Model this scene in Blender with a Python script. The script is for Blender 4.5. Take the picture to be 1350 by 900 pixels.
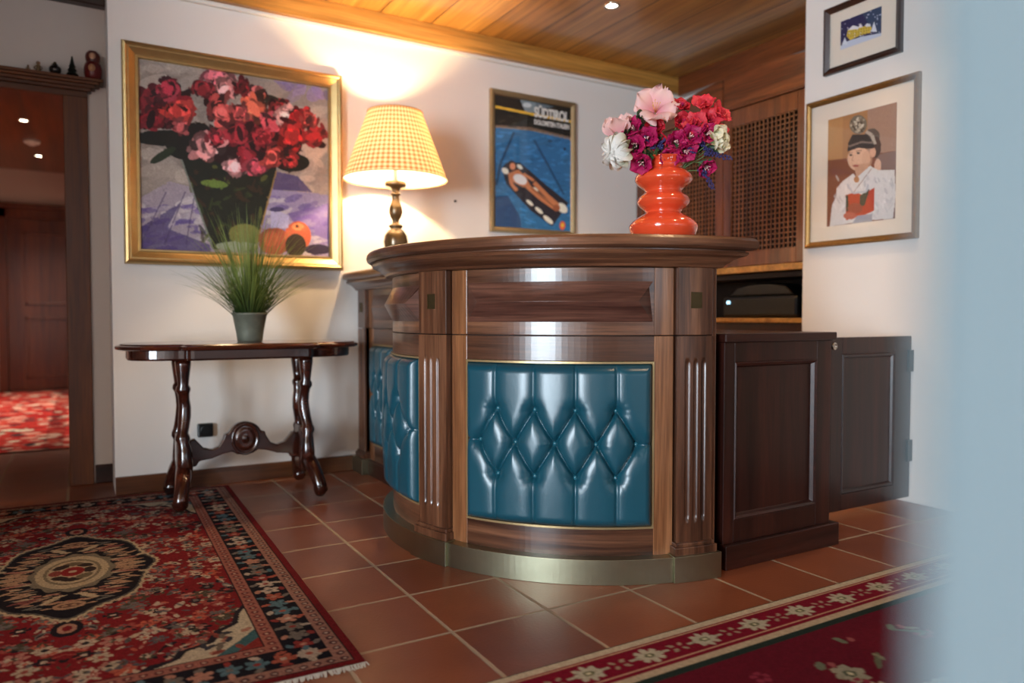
import bpy, bmesh, math, random
import numpy as np
from mathutils import Vector, Matrix
PI = math.pi
rng = np.random.default_rng(7); random.seed(7)
S = bpy.context.scene
for o in list(bpy.data.objects): bpy.data.objects.remove(o)
COL = S.collection

# ------------------------------------------------------------------ camera, light, exposure
H = 0.87
cd = bpy.data.cameras.new('camera'); cam = bpy.data.objects.new('camera', cd); COL.objects.link(cam)
cd.sensor_width = 36; cd.lens = 974.8/1350*36; cd.clip_start = 0.02
cam.location = (0, 0, H); cam.rotation_euler = (PI/2-0.0321, 0, -0.528)
cd.dof.use_dof = True; cd.dof.focus_distance = 2.48; cd.dof.aperture_fstop = 1.42; cd.dof.aperture_blades = 9
S.camera = cam
S.view_settings.view_transform = 'Standard'; S.view_settings.look = 'None'
S.view_settings.exposure = 0.62; S.view_settings.gamma = 1; S.view_settings.use_curve_mapping = False
W = bpy.data.worlds.new('World'); S.world = W; W.use_nodes = True
W.node_tree.nodes['Background'].inputs[0].default_value = (0.62, 0.78, 1.0, 1)
W.node_tree.nodes['Background'].inputs[1].default_value = 0.35
def area(name, loc, target, sx, sy, power, col):
    l = bpy.data.lights.new(name, 'AREA'); l.shape = 'RECTANGLE'; l.size = sx; l.size_y = sy; l.energy = power; l.color = col
    o = bpy.data.objects.new(name, l); COL.objects.link(o); o.location = loc
    o.rotation_euler = (Vector(target)-Vector(loc)).to_track_quat('-Z', 'Y').to_euler(); return o
def spot(name, loc, target, power, col, deg=75, blend=.6, r=.03):
    l = bpy.data.lights.new(name, 'SPOT'); l.energy = power; l.color = col; l.spot_size = math.radians(deg); l.spot_blend = blend; l.shadow_soft_size = r
    o = bpy.data.objects.new(name, l); COL.objects.link(o); o.location = loc
    o.rotation_euler = (Vector(target)-Vector(loc)).to_track_quat('-Z', 'Y').to_euler(); return o
WARM = (1.0, 0.66, 0.36); COOL = (0.76, 0.89, 1.0)
area('window_daylight', (-5.12, -2.2, 1.2), (1.0, -2.2, 1.2), 2.5, 2.2, 450, COOL)
area('rear_fill_light', (1.9, -4.62, 1.6), (1.9, 2, 1.3), 1.6, 1.4, 14, COOL)  # frontal fill added behind the camera, through an invented opening
for i, (x, y, p) in enumerate([(0.85, 3.1, 14), (2.0, 1.2, 22), (2.75, 1.9, 26), (2.15, 3.0, 30)]):  # unseen warm key spots; the last one added to brighten the back wall
    spot('warm_key_fill', (x, y, 2.585), (x, y, 0), p, WARM, 110, .8, .04)

# ------------------------------------------------------------------ materials
def lin(c):
    c = np.asarray(c, float)/255.
    return np.where(c <= .04045, c/12.92, ((c+.055)/1.055)**2.4)
def L4(c): return tuple(lin(c))+(1,)
def newmat(name):
    m = bpy.data.materials.new(name); m.use_nodes = True; nt = m.node_tree
    return m, nt, nt.nodes['Principled BSDF']
def N(nt, typ, **kw):
    n = nt.nodes.new(typ)
    for k, v in kw.items(): setattr(n, k, v)
    return n
def setin(n, **kw):
    for k, v in kw.items(): n.inputs[k.replace('_', ' ')].default_value = v
def plain(name, col, rough=.5, metal=0, spec=.5, noise=0, nscale=8, bump=0, bscale=60, coat=0, trans=0):
    m, nt, b = newmat(name)
    setin(b, Base_Color=L4(col), Roughness=rough, Metallic=metal); b.inputs['Specular IOR Level'].default_value = spec
    b.inputs['Coat Weight'].default_value = coat; b.inputs['Coat Roughness'].default_value = .12
    tc = N(nt, 'ShaderNodeTexCoord')
    nz = N(nt, 'ShaderNodeTexNoise'); setin(nz, Scale=nscale, Detail=4.0); nt.links.new(tc.outputs['Object'], nz.inputs['Vector'])
    hs = N(nt, 'ShaderNodeMix', data_type='RGBA'); 
    hs.inputs[6].default_value = tuple(np.clip(lin(col)*(1-noise), 0, 1))+(1,); hs.inputs[7].default_value = tuple(np.clip(lin(col)*(1+noise), 0, 1))+(1,)
    nt.links.new(nz.outputs['Fac'], hs.inputs[0]); nt.links.new(hs.outputs[2], b.inputs['Base Color'])
    if bump:
        n2 = N(nt, 'ShaderNodeTexNoise'); setin(n2, Scale=bscale, Detail=3.0); nt.links.new(tc.outputs['Object'], n2.inputs['Vector'])
        bp = N(nt, 'ShaderNodeBump'); setin(bp, Strength=bump, Distance=.004); nt.links.new(n2.outputs['Fac'], bp.inputs['Height']); nt.links.new(bp.outputs[0], b.inputs['Normal'])
    return m
def wood(name, dark, mid, light, axis='Z', coord='Object', k=28, rough=.28, coat=.35):
    m, nt, b = newmat(name)
    tc = N(nt, 'ShaderNodeTexCoord'); oi = N(nt, 'ShaderNodeObjectInfo')
    mp = N(nt, 'ShaderNodeMapping'); sc = {'X': (k*.045, k, k), 'Y': (k, k*.045, k), 'Z': (k, k, k*.045)}[axis]
    mp.inputs['Scale'].default_value = sc
    ad = N(nt, 'ShaderNodeVectorMath', operation='ADD'); ml = N(nt, 'ShaderNodeMath', operation='MULTIPLY'); ml.inputs[1].default_value = 37.0
    nt.links.new(oi.outputs['Random'], ml.inputs[0]); nt.links.new(tc.outputs[coord], mp.inputs['Vector'])
    nt.links.new(mp.outputs[0], ad.inputs[0]); nt.links.new(ml.outputs[0], ad.inputs[1])
    n1 = N(nt, 'ShaderNodeTexNoise'); setin(n1, Scale=.55, Detail=9.0, Roughness=.62, Distortion=.7); nt.links.new(ad.outputs[0], n1.inputs['Vector'])
    rp = N(nt, 'ShaderNodeValToRGB'); e = rp.color_ramp.elements
    e[0].position = .30; e[0].color = L4(dark); e[1].position = .72; e[1].color = L4(light)
    x = e.new(.5); x.color = L4(mid)
    nt.links.new(n1.outputs['Fac'], rp.inputs[0])
    n2 = N(nt, 'ShaderNodeTexNoise'); setin(n2, Scale=5.0, Detail=3.0); nt.links.new(ad.outputs[0], n2.inputs['Vector'])
    r2 = N(nt, 'ShaderNodeMapRange'); setin(r2, From_Min=.3, From_Max=.62, To_Min=.55, To_Max=1.08); nt.links.new(n2.outputs['Fac'], r2.inputs['Value'])
    mx = N(nt, 'ShaderNodeMix', data_type='RGBA', blend_type='MULTIPLY'); mx.inputs[0].default_value = .8
    nt.links.new(rp.outputs[0], mx.inputs[6]); nt.links.new(r2.outputs[0], mx.inputs[7]); nt.links.new(mx.outputs[2], b.inputs['Base Color'])
    setin(b, Roughness=rough); b.inputs['Coat Weight'].default_value = coat; b.inputs['Coat Roughness'].default_value = .14
    return m
WALN = ((42, 22, 14), (92, 57, 39), (142, 96, 68))
WALNL = ((84, 48, 26), (132, 84, 52), (170, 116, 76))
DARK = ((26, 9, 6), (46, 18, 12), (66, 28, 19))
HONEY = ((150, 98, 40), (192, 136, 64), (218, 166, 90))
CHERRY = ((70, 32, 14), (112, 56, 26), (146, 82, 42))
M = {}
M['wal_v'] = wood('walnut_upright', *WALN, 'Z'); M['wal_vl'] = wood('walnut_upright_pale', *WALNL, 'Z')
M['wal_h'] = wood('walnut_lengthwise', *WALN, 'X', 'UV'); M['wal_hd'] = wood('walnut_boss', (58, 32, 25), (88, 55, 45), (120, 80, 64), 'X', 'UV', 34)
M['dark_v'] = wood('dark_wood_upright', *DARK, 'Z', rough=.34, coat=.12); M['dark_h'] = wood('dark_wood_lengthwise', *DARK, 'X', rough=.34, coat=.12)
M['honey'] = wood('honey_wood', *HONEY, 'X', k=14, rough=.35, coat=.2)
M['cher_v'] = wood('cherry_upright', *CHERRY, 'Z'); M['cher_y'] = wood('cherry_lengthwise', *CHERRY, 'Y'); M['cher_x'] = wood('cherry_crosswise', *CHERRY, 'X')
M['jamb'] = wood('oak_jamb', (78, 36, 6), (112, 58, 10), (138, 80, 20), 'Z', k=16, rough=.45, coat=.1)
M['jamb_x'] = wood('oak_head', (70, 32, 6), (100, 52, 10), (124, 72, 18), 'X', k=16, rough=.45, coat=.1)
M['hall_d'] = wood('hall_door_wood', (66, 28, 10), (98, 46, 18), (124, 64, 28), 'Z', k=14)
M['maho'] = wood('polished_mahogany', (26, 9, 6), (52, 20, 12), (84, 36, 20), 'X', rough=.15, coat=.6)
M['wall'] = plain('plaster', (232, 226, 220), .85, noise=.02, nscale=3, bump=.1, bscale=90)
M['wallc'] = plain('blue_grey_lacquer', (116, 133, 139), .35, noise=.02, nscale=3, coat=.6)
M['white'] = plain('white_trim', (232, 228, 220), .6)
M['brass'] = plain('aged_brass', (158, 156, 132), .34, 1, noise=.12, nscale=14, bump=.04, bscale=40)
M['brassr'] = plain('brass_inlay', (84, 70, 44), .45, .7)
M['bead'] = plain('bead', (176, 152, 110), .3, .6)
M['gold'] = plain('gilt_frame', (186, 156, 104), .36, .8, noise=.15, nscale=20)
M['goldl'] = plain('pale_gilt', (178, 160, 124), .35, .8, noise=.1, nscale=20)
M['goldd'] = plain('antique_gilt', (140, 104, 56), .4, .7, noise=.3, nscale=60)
M['lead'] = plain('teal_leather_button', (30, 98, 114), .25, coat=.5)
M['black'] = plain('black_plastic', (12, 12, 13), .35)
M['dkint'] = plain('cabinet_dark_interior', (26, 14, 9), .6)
M['mat'] = plain('picture_mount', (226, 216, 202), .8)
M['orange'] = plain('orange_glaze', (224, 78, 44), .12, coat=.6, spec=.6, noise=.05)
M['zinc'] = plain('zinc_pot', (104, 106, 92), .55, .25, noise=.3, nscale=30)
M['lampw'] = plain('turned_lamp_wood', (104, 80, 48), .22, .35, noise=.1, coat=.4)
M['chrome'] = plain('chrome', (210, 205, 195), .15, 1)
M['fringe'] = plain('fringe', (180, 176, 168), .9)
M['leaf'] = plain('leaf_green', (44, 74, 40), .5, noise=.3, nscale=30)
M['stem'] = plain('stem_green', (84, 108, 56), .5)
def emis(name, col, st):
    m, nt, b = newmat(name); setin(b, Base_Color=L4(col)); b.inputs['Emission Color'].default_value = L4(col); b.inputs['Emission Strength'].default_value = st; return m
M['latt'] = wood('lattice_wood', (92, 48, 22), (128, 74, 38), (152, 94, 54), 'Z')
M['glow'] = emis('lamp_glow', (255, 236, 205), 14)
def mathn(nt, op, a, b=None):
    n = N(nt, 'ShaderNodeMath', operation=op)
    for i, v in enumerate((a, b)):
        if v is None: continue
        if isinstance(v, (int, float)): n.inputs[i].default_value = v
        else: nt.links.new(v, n.inputs[i])
    return n.outputs[0]
def m_floor():
    m, nt, b = newmat('terracotta_tiles')
    tc = N(nt, 'ShaderNodeTexCoord'); sp = N(nt, 'ShaderNodeSeparateXYZ'); nt.links.new(tc.outputs['Object'], sp.inputs[0])
    s = .3142
    u = mathn(nt, 'DIVIDE', mathn(nt, 'SUBTRACT', sp.outputs[0], .8748-10*s), s); v = mathn(nt, 'DIVIDE', mathn(nt, 'SUBTRACT', sp.outputs[1], 1.8294-20*s), s)
    d = []
    for q in (u, v):
        f = mathn(nt, 'FRACT', q); d.append(mathn(nt, 'MINIMUM', f, mathn(nt, 'SUBTRACT', 1.0, f)))
    e = mathn(nt, 'MINIMUM', d[0], d[1])
    nz = N(nt, 'ShaderNodeTexNoise'); setin(nz, Scale=30.0, Detail=3.0); nt.links.new(tc.outputs['Object'], nz.inputs['Vector'])
    e2 = mathn(nt, 'ADD', e, mathn(nt, 'MULTIPLY', mathn(nt, 'SUBTRACT', nz.outputs['Fac'], .5), .012))
    mr = N(nt, 'ShaderNodeMapRange'); setin(mr, From_Min=.013, From_Max=.022); nt.links.new(e2, mr.inputs['Value'])
    cb = N(nt, 'ShaderNodeCombineXYZ'); nt.links.new(mathn(nt, 'FLOOR', u), cb.inputs[0]); nt.links.new(mathn(nt, 'FLOOR', v), cb.inputs[1])
    wn = N(nt, 'ShaderNodeTexWhiteNoise'); nt.links.new(cb.outputs[0], wn.inputs['Vector'])
    n3 = N(nt, 'ShaderNodeTexNoise'); setin(n3, Scale=5.0, Detail=5.0); nt.links.new(tc.outputs['Object'], n3.inputs['Vector'])
    t = mathn(nt, 'ADD', mathn(nt, 'MULTIPLY', wn.outputs['Value'], .45), mathn(nt, 'MULTIPLY', n3.outputs['Fac'], .55))
    rp = N(nt, 'ShaderNodeValToRGB'); e_ = rp.color_ramp.elements; e_[0].position = .2; e_[0].color = L4((108, 56, 36)); e_[1].position = .8; e_[1].color = L4((142, 80, 52)); nt.links.new(t, rp.inputs[0])
    mx = N(nt, 'ShaderNodeMix', data_type='RGBA'); mx.inputs[6].default_value = L4((158, 140, 120)); nt.links.new(rp.outputs[0], mx.inputs[7]); nt.links.new(mr.outputs[0], mx.inputs[0])
    nt.links.new(mx.outputs[2], b.inputs['Base Color'])
    mr2 = N(nt, 'ShaderNodeMapRange'); setin(mr2, To_Min=.75, To_Max=.33); nt.links.new(mr.outputs[0], mr2.inputs['Value']); nt.links.new(mr2.outputs[0], b.inputs['Roughness'])
    n4 = N(nt, 'ShaderNodeTexNoise'); setin(n4, Scale=110.0, Detail=2.0); nt.links.new(tc.outputs['Object'], n4.inputs['Vector'])
    hh = mathn(nt, 'ADD', mathn(nt, 'MULTIPLY', mr.outputs[0], .8), mathn(nt, 'MULTIPLY', n4.outputs['Fac'], .35))
    bp = N(nt, 'ShaderNodeBump'); setin(bp, Strength=.35, Distance=.004); nt.links.new(hh, bp.inputs['Height']); nt.links.new(bp.outputs[0], b.inputs['Normal'])
    return m
M['floor'] = m_floor()
def m_ceiling(base, name, s=.3132, off=1.183):
    m = wood(name, *base, 'Y', k=8, rough=.3, coat=.3); nt = m.node_tree; b = nt.nodes['Principled BSDF']
    tc = N(nt, 'ShaderNodeTexCoord'); sp = N(nt, 'ShaderNodeSeparateXYZ'); nt.links.new(tc.outputs['Object'], sp.inputs[0])
    f = mathn(nt, 'FRACT', mathn(nt, 'DIVIDE', mathn(nt, 'SUBTRACT', sp.outputs[0], off-20*s), s)); e = mathn(nt, 'MINIMUM', f, mathn(nt, 'SUBTRACT', 1.0, f))
    mr = N(nt, 'ShaderNodeMapRange'); setin(mr, From_Min=.006, From_Max=.014); nt.links.new(e, mr.inputs['Value'])
    src = b.inputs['Base Color'].links[0].from_socket
    mx = N(nt, 'ShaderNodeMix', data_type='RGBA'); mx.inputs[6].default_value = L4((70, 40, 16)); nt.links.new(src, mx.inputs[7]); nt.links.new(mr.outputs[0], mx.inputs[0]); nt.links.new(mx.outputs[2], b.inputs['Base Color'])
    bp = N(nt, 'ShaderNodeBump'); setin(bp, Strength=.6, Distance=.006); nt.links.new(mr.outputs[0], bp.inputs['Height']); nt.links.new(bp.outputs[0], b.inputs['Normal'])
    return m
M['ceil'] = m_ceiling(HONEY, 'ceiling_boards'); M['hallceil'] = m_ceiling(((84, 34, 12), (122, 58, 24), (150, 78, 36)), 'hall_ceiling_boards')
def m_leather():
    m, nt, b = newmat('teal_leather'); setin(b, Base_Color=L4((16, 74, 90)), Roughness=.33); b.inputs['Specular IOR Level'].default_value = .6
    b.inputs['Coat Weight'].default_value = .25; b.inputs['Coat Roughness'].default_value = .25
    tc = N(nt, 'ShaderNodeTexCoord'); n = N(nt, 'ShaderNodeTexVoronoi'); setin(n, Scale=420.0); nt.links.new(tc.outputs['Object'], n.inputs['Vector'])
    n2 = N(nt, 'ShaderNodeTexNoise'); setin(n2, Scale=40.0, Detail=4.0, Distortion=1.0); nt.links.new(tc.outputs['Object'], n2.inputs['Vector'])
    h = mathn(nt, 'ADD', mathn(nt, 'MULTIPLY', n.outputs['Distance'], .3), n2.outputs['Fac'])
    bp = N(nt, 'ShaderNodeBump'); setin(bp, Strength=.1, Distance=.004); nt.links.new(h, bp.inputs['Height']); nt.links.new(bp.outputs[0], b.inputs['Normal'])
    return m
M['leather'] = m_leather()
def m_glass():
    m, nt, b = newmat('picture_glass'); out = nt.nodes['Material Output']
    t = N(nt, 'ShaderNodeBsdfTransparent'); g = N(nt, 'ShaderNodeBsdfGlossy'); g.inputs['Roughness'].default_value = .02
    ge = N(nt, 'ShaderNodeNewGeometry'); dt = N(nt, 'ShaderNodeVectorMath', operation='DOT_PRODUCT'); nt.links.new(ge.outputs['Normal'], dt.inputs[0]); nt.links.new(ge.outputs['Incoming'], dt.inputs[1])
    k = mathn(nt, 'POWER', mathn(nt, 'SUBTRACT', 1.0, mathn(nt, 'ABSOLUTE', dt.outputs['Value'])), 5.0); fr = mathn(nt, 'ADD', mathn(nt, 'MULTIPLY', k, .9), .05); mx = N(nt, 'ShaderNodeMixShader')
    nt.links.new(fr, mx.inputs[0]); nt.links.new(t.outputs[0], mx.inputs[1]); nt.links.new(g.outputs[0], mx.inputs[2]); nt.links.new(mx.outputs[0], out.inputs[0])
    return m
M['glass'] = m_glass()
def m_art(name, rough=.6, bump=0, spec=.4):
    m, nt, b = newmat(name); a = N(nt, 'ShaderNodeAttribute', attribute_name='Col'); tc = N(nt, 'ShaderNodeTexCoord')
    nt.links.new(a.outputs['Color'], b.inputs['Base Color']); setin(b, Roughness=rough); b.inputs['Specular IOR Level'].default_value = spec
    if bump:
        n2 = N(nt, 'ShaderNodeTexNoise'); setin(n2, Scale=260.0, Detail=2.0); nt.links.new(tc.outputs['Object'], n2.inputs['Vector'])
        bp = N(nt, 'ShaderNodeBump'); setin(bp, Strength=bump, Distance=.004); nt.links.new(n2.outputs['Fac'], bp.inputs['Height']); nt.links.new(bp.outputs[0], b.inputs['Normal'])
    return m
M['paint'] = m_art('oil_paint', .45, .25); M['print'] = m_art('printed_paper', .6); M['rug'] = m_art('woven_wool', .95, .6, .1)
def m_shade():
    m, nt, b = newmat('gingham_shade'); out = nt.nodes['Material Output']
    uv = N(nt, 'ShaderNodeUVMap'); sp = N(nt, 'ShaderNodeSeparateXYZ'); nt.links.new(uv.outputs[0], sp.inputs[0])
    a = mathn(nt, 'GREATER_THAN', mathn(nt, 'FRACT', mathn(nt, 'MULTIPLY', sp.outputs[0], 58.0)), .5)
    c = mathn(nt, 'GREATER_THAN', mathn(nt, 'FRACT', mathn(nt, 'MULTIPLY', sp.outputs[1], 15.0)), .5)
    f = mathn(nt, 'MULTIPLY', mathn(nt, 'ADD', a, c), .5)
    rp = N(nt, 'ShaderNodeValToRGB'); e = rp.color_ramp.elements; e[0].color = L4((250, 236, 206)); e[1].color = L4((196, 126, 64)); nt.links.new(f, rp.inputs[0])
    df = N(nt, 'ShaderNodeBsdfDiffuse'); tr = N(nt, 'ShaderNodeBsdfTranslucent'); mx = N(nt, 'ShaderNodeMixShader'); mx.inputs[0].default_value = .4
    nt.links.new(rp.outputs[0], df.inputs[0]); nt.links.new(rp.outputs[0], tr.inputs[0]); nt.links.new(df.outputs[0], mx.inputs[1]); nt.links.new(tr.outputs[0], mx.inputs[2]); nt.links.new(mx.outputs[0], out.inputs[0])
    return m
def m_lining():
    m, nt, b = newmat('shade_lining'); out = nt.nodes['Material Output']; df = N(nt, 'ShaderNodeBsdfDiffuse'); tr = N(nt, 'ShaderNodeBsdfTranslucent'); mx = N(nt, 'ShaderNodeMixShader'); mx.inputs[0].default_value = .5
    for q_ in (df, tr): q_.inputs[0].default_value = L4((250, 246, 238))
    nt.links.new(df.outputs[0], mx.inputs[1]); nt.links.new(tr.outputs[0], mx.inputs[2]); nt.links.new(mx.outputs[0], out.inputs[0]); return m
M['lining'] = m_lining()
M['shade'] = m_shade(); M['trimc'] = plain('shade_trim', (198, 160, 110), .7)
def m_petal(name, c0, c1, trans=.25):
    m, nt, b = newmat(name); out = nt.nodes['Material Output']
    uv = N(nt, 'ShaderNodeUVMap'); sp = N(nt, 'ShaderNodeSeparateXYZ'); nt.links.new(uv.outputs[0], sp.inputs[0])
    rp = N(nt, 'ShaderNodeValToRGB'); e = rp.color_ramp.elements; e[0].position = .1; e[0].color = L4(c0); e[1].position = .75; e[1].color = L4(c1); nt.links.new(sp.outputs[1], rp.inputs[0])
    nt.links.new(rp.outputs[0], b.inputs['Base Color']); setin(b, Roughness=.55); tr = N(nt, 'ShaderNodeBsdfTranslucent'); nt.links.new(rp.outputs[0], tr.inputs[0])
    mx = N(nt, 'ShaderNodeMixShader'); mx.inputs[0].default_value = trans; nt.links.new(b.outputs[0], mx.inputs[1]); nt.links.new(tr.outputs[0], mx.inputs[2]); nt.links.new(mx.outputs[0], out.inputs[0])
    return m
M['p_pink'] = m_petal('pale_pink_petal', (232, 150, 165), (248, 206, 200)); M['p_white'] = m_petal('white_petal', (196, 206, 150), (238, 234, 226))
M['p_coral'] = m_petal('coral_petal', (170, 20, 60), (232, 62, 76)); M['p_red'] = m_petal('red_petal', (130, 10, 30), (200, 28, 48))
M['p_mag'] = m_petal('magenta_petal', (120, 8, 50), (188, 22, 92)); M['p_lav'] = m_petal('lavender_bud', (30, 27, 62), (62, 56, 112)); M['p_cream'] = m_petal('cream_petal', (176, 184, 110), (236, 230, 204))
M['grass'] = m_petal('grass_blade', (48, 70, 24), (118, 138, 74), .3)
M['yel'] = plain('stamen', (226, 170, 90), .6)

# ------------------------------------------------------------------ mesh helpers
WL = {}                                   # world location of every thing / part (translations only)
def tag(o, label=None, cat=None, group=None, kind=None):
    if label: o['label'] = label
    if cat: o['category'] = cat
    if group: o['group'] = group
    if kind: o['kind'] = kind
    return o
def thing(name, loc, label, cat, group=None):
    o = bpy.data.objects.new(name, None); COL.objects.link(o); o.location = loc; o.empty_display_size = .05
    WL[o.name] = Vector(loc); return tag(o, label, cat, group)
class G:                                   # a growing mesh
    def __init__(s): s.v = []; s.f = []; s.uv = []; s.sm = []
    def add(s, vs, fs, uvs=None, smooth=False):
        n = len(s.v); s.v += [tuple(p) for p in vs]; s.f += [tuple(i+n for i in f) for f in fs]
        s.uv += list(uvs) if uvs is not None else [(p[0]+p[1], p[2]) for p in vs]; s.sm += [smooth]*len(fs); return s
    def box(s, a, b):
        x0, y0, z0 = a; x1, y1, z1 = b
        x0, x1 = min(x0, x1), max(x0, x1); y0, y1 = min(y0, y1), max(y0, y1); z0, z1 = min(z0, z1), max(z0, z1)
        return s.add([(x0,y0,z0),(x1,y0,z0),(x1,y1,z0),(x0,y1,z0),(x0,y0,z1),(x1,y0,z1),(x1,y1,z1),(x0,y1,z1)],
                     [(0,3,2,1),(4,5,6,7),(0,1,5,4),(1,2,6,5),(2,3,7,6),(3,0,4,7)])
    def grid(s, fn, nu, nv, uvfn=None, smooth=True, wrap=False):
        vs = [fn(i/nu, j/nv) for j in range(nv+1) for i in range(nu+1)]
        uv = [(uvfn(i/nu, j/nv) if uvfn else (i/nu, j/nv)) for j in range(nv+1) for i in range(nu+1)]
        w = nu+1
        return s.add(vs, [(j*w+i, j*w+i+1, (j+1)*w+i+1, (j+1)*w+i) for j in range(nv) for i in range(nu)], uv, smooth)
    def rings(s, rs, cap0=True, cap1=True, smooth=False, uvs=None):
        n = len(rs[0]); vs = [p for r in rs for p in r]; fs = []
        for j in range(len(rs)-1):
            for i in range(n): fs.append((j*n+i, j*n+(i+1) % n, (j+1)*n+(i+1) % n, (j+1)*n+i))
        k = len(s.f); s.add(vs, fs, uvs, smooth)
        b = len(s.v)-len(vs)
        if cap0: s.f.append(tuple(b+i for i in reversed(range(n)))); s.sm.append(False)
        if cap1: s.f.append(tuple(b+len(vs)-n+i for i in range(n))); s.sm.append(False)
        return s
    def lathe(s, prof, c=(0,0,0), seg=40, cap0=True, cap1=True):
        return s.rings([[(c[0]+r*math.cos(2*PI*i/seg), c[1]+r*math.sin(2*PI*i/seg), c[2]+z) for i in range(seg)] for r, z in prof], cap0, cap1, True)
    def tube(s, pts, rads, seg=10, ry=1.0):
        pts = [Vector(p) for p in pts]; rs = []; prev = None
        for i, p in enumerate(pts):
            t = (pts[min(i+1, len(pts)-1)]-pts[max(i-1, 0)]).normalized()
            a = (prev - t*prev.dot(t)) if prev is not None else (Vector((1,0,0)) if abs(t.x) < .8 else Vector((0,1,0))) - t*(t.x if abs(t.x) < .8 else t.y)
            a.normalize(); prev = a; b = t.cross(a); r = rads[i] if hasattr(rads, '__len__') else rads
            rs.append([tuple(p+a*r*math.cos(2*PI*k/seg)+b*r*ry*math.sin(2*PI*k/seg)) for k in range(seg)])
        return s.rings(rs, True, True, True)
    def ball(s, c, r, sz=1.0, seg=14, n=8):
        return s.lathe([(max(r*math.sin(PI*j/n), 1e-4), -r*sz*math.cos(PI*j/n)) for j in range(n+1)], c, seg)
    def prism(s, outline, fn, d0, d1):       # outline (a,b) extruded along depth, fn(a,b,d)->xyz
        return s.rings([[fn(a, b, d0) for a, b in outline], [fn(a, b, d1) for a, b in outline]])
    def build(s, name, mat, parent=None, bevel=0, world=True, kind=None, label=None, fix=True):
        base = WL[parent.name] if (parent is not None and world) else Vector((0,0,0))
        me = bpy.data.meshes.new(name); me.from_pydata([tuple(Vector(p)-base) for p in s.v], [], s.f)
        uvl = me.uv_layers.new(name='UVMap'); idx = np.empty(len(me.loops), int); me.loops.foreach_get('vertex_index', idx)
        uvl.data.foreach_set('uv', np.asarray(s.uv, float)[idx].ravel())
        me.polygons.foreach_set('use_smooth', np.array(s.sm, bool))
        if fix:
            bm = bmesh.new(); bm.from_mesh(me); bmesh.ops.recalc_face_normals(bm, faces=bm.faces); bm.to_mesh(me); bm.free()
        me.materials.append(M[mat] if isinstance(mat, str) else mat)
        o = bpy.data.objects.new(name, me); COL.objects.link(o)
        if parent is not None: o.parent = parent
        WL[o.name] = base.copy() if world else (WL[parent.name] if parent else Vector((0,0,0)))
        if bevel:
            md = o.modifiers.new('bevel', 'BEVEL'); md.width = bevel; md.segments = 2; md.limit_method = 'ANGLE'; md.angle_limit = .7
        if kind: o['kind'] = kind
        if label: o['label'] = label
        return o
def struct(name, g, mat, bevel=0): return g.build(name, mat, bevel=bevel, kind='structure')
def bx(a, b): return G().box(a, b)
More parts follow.
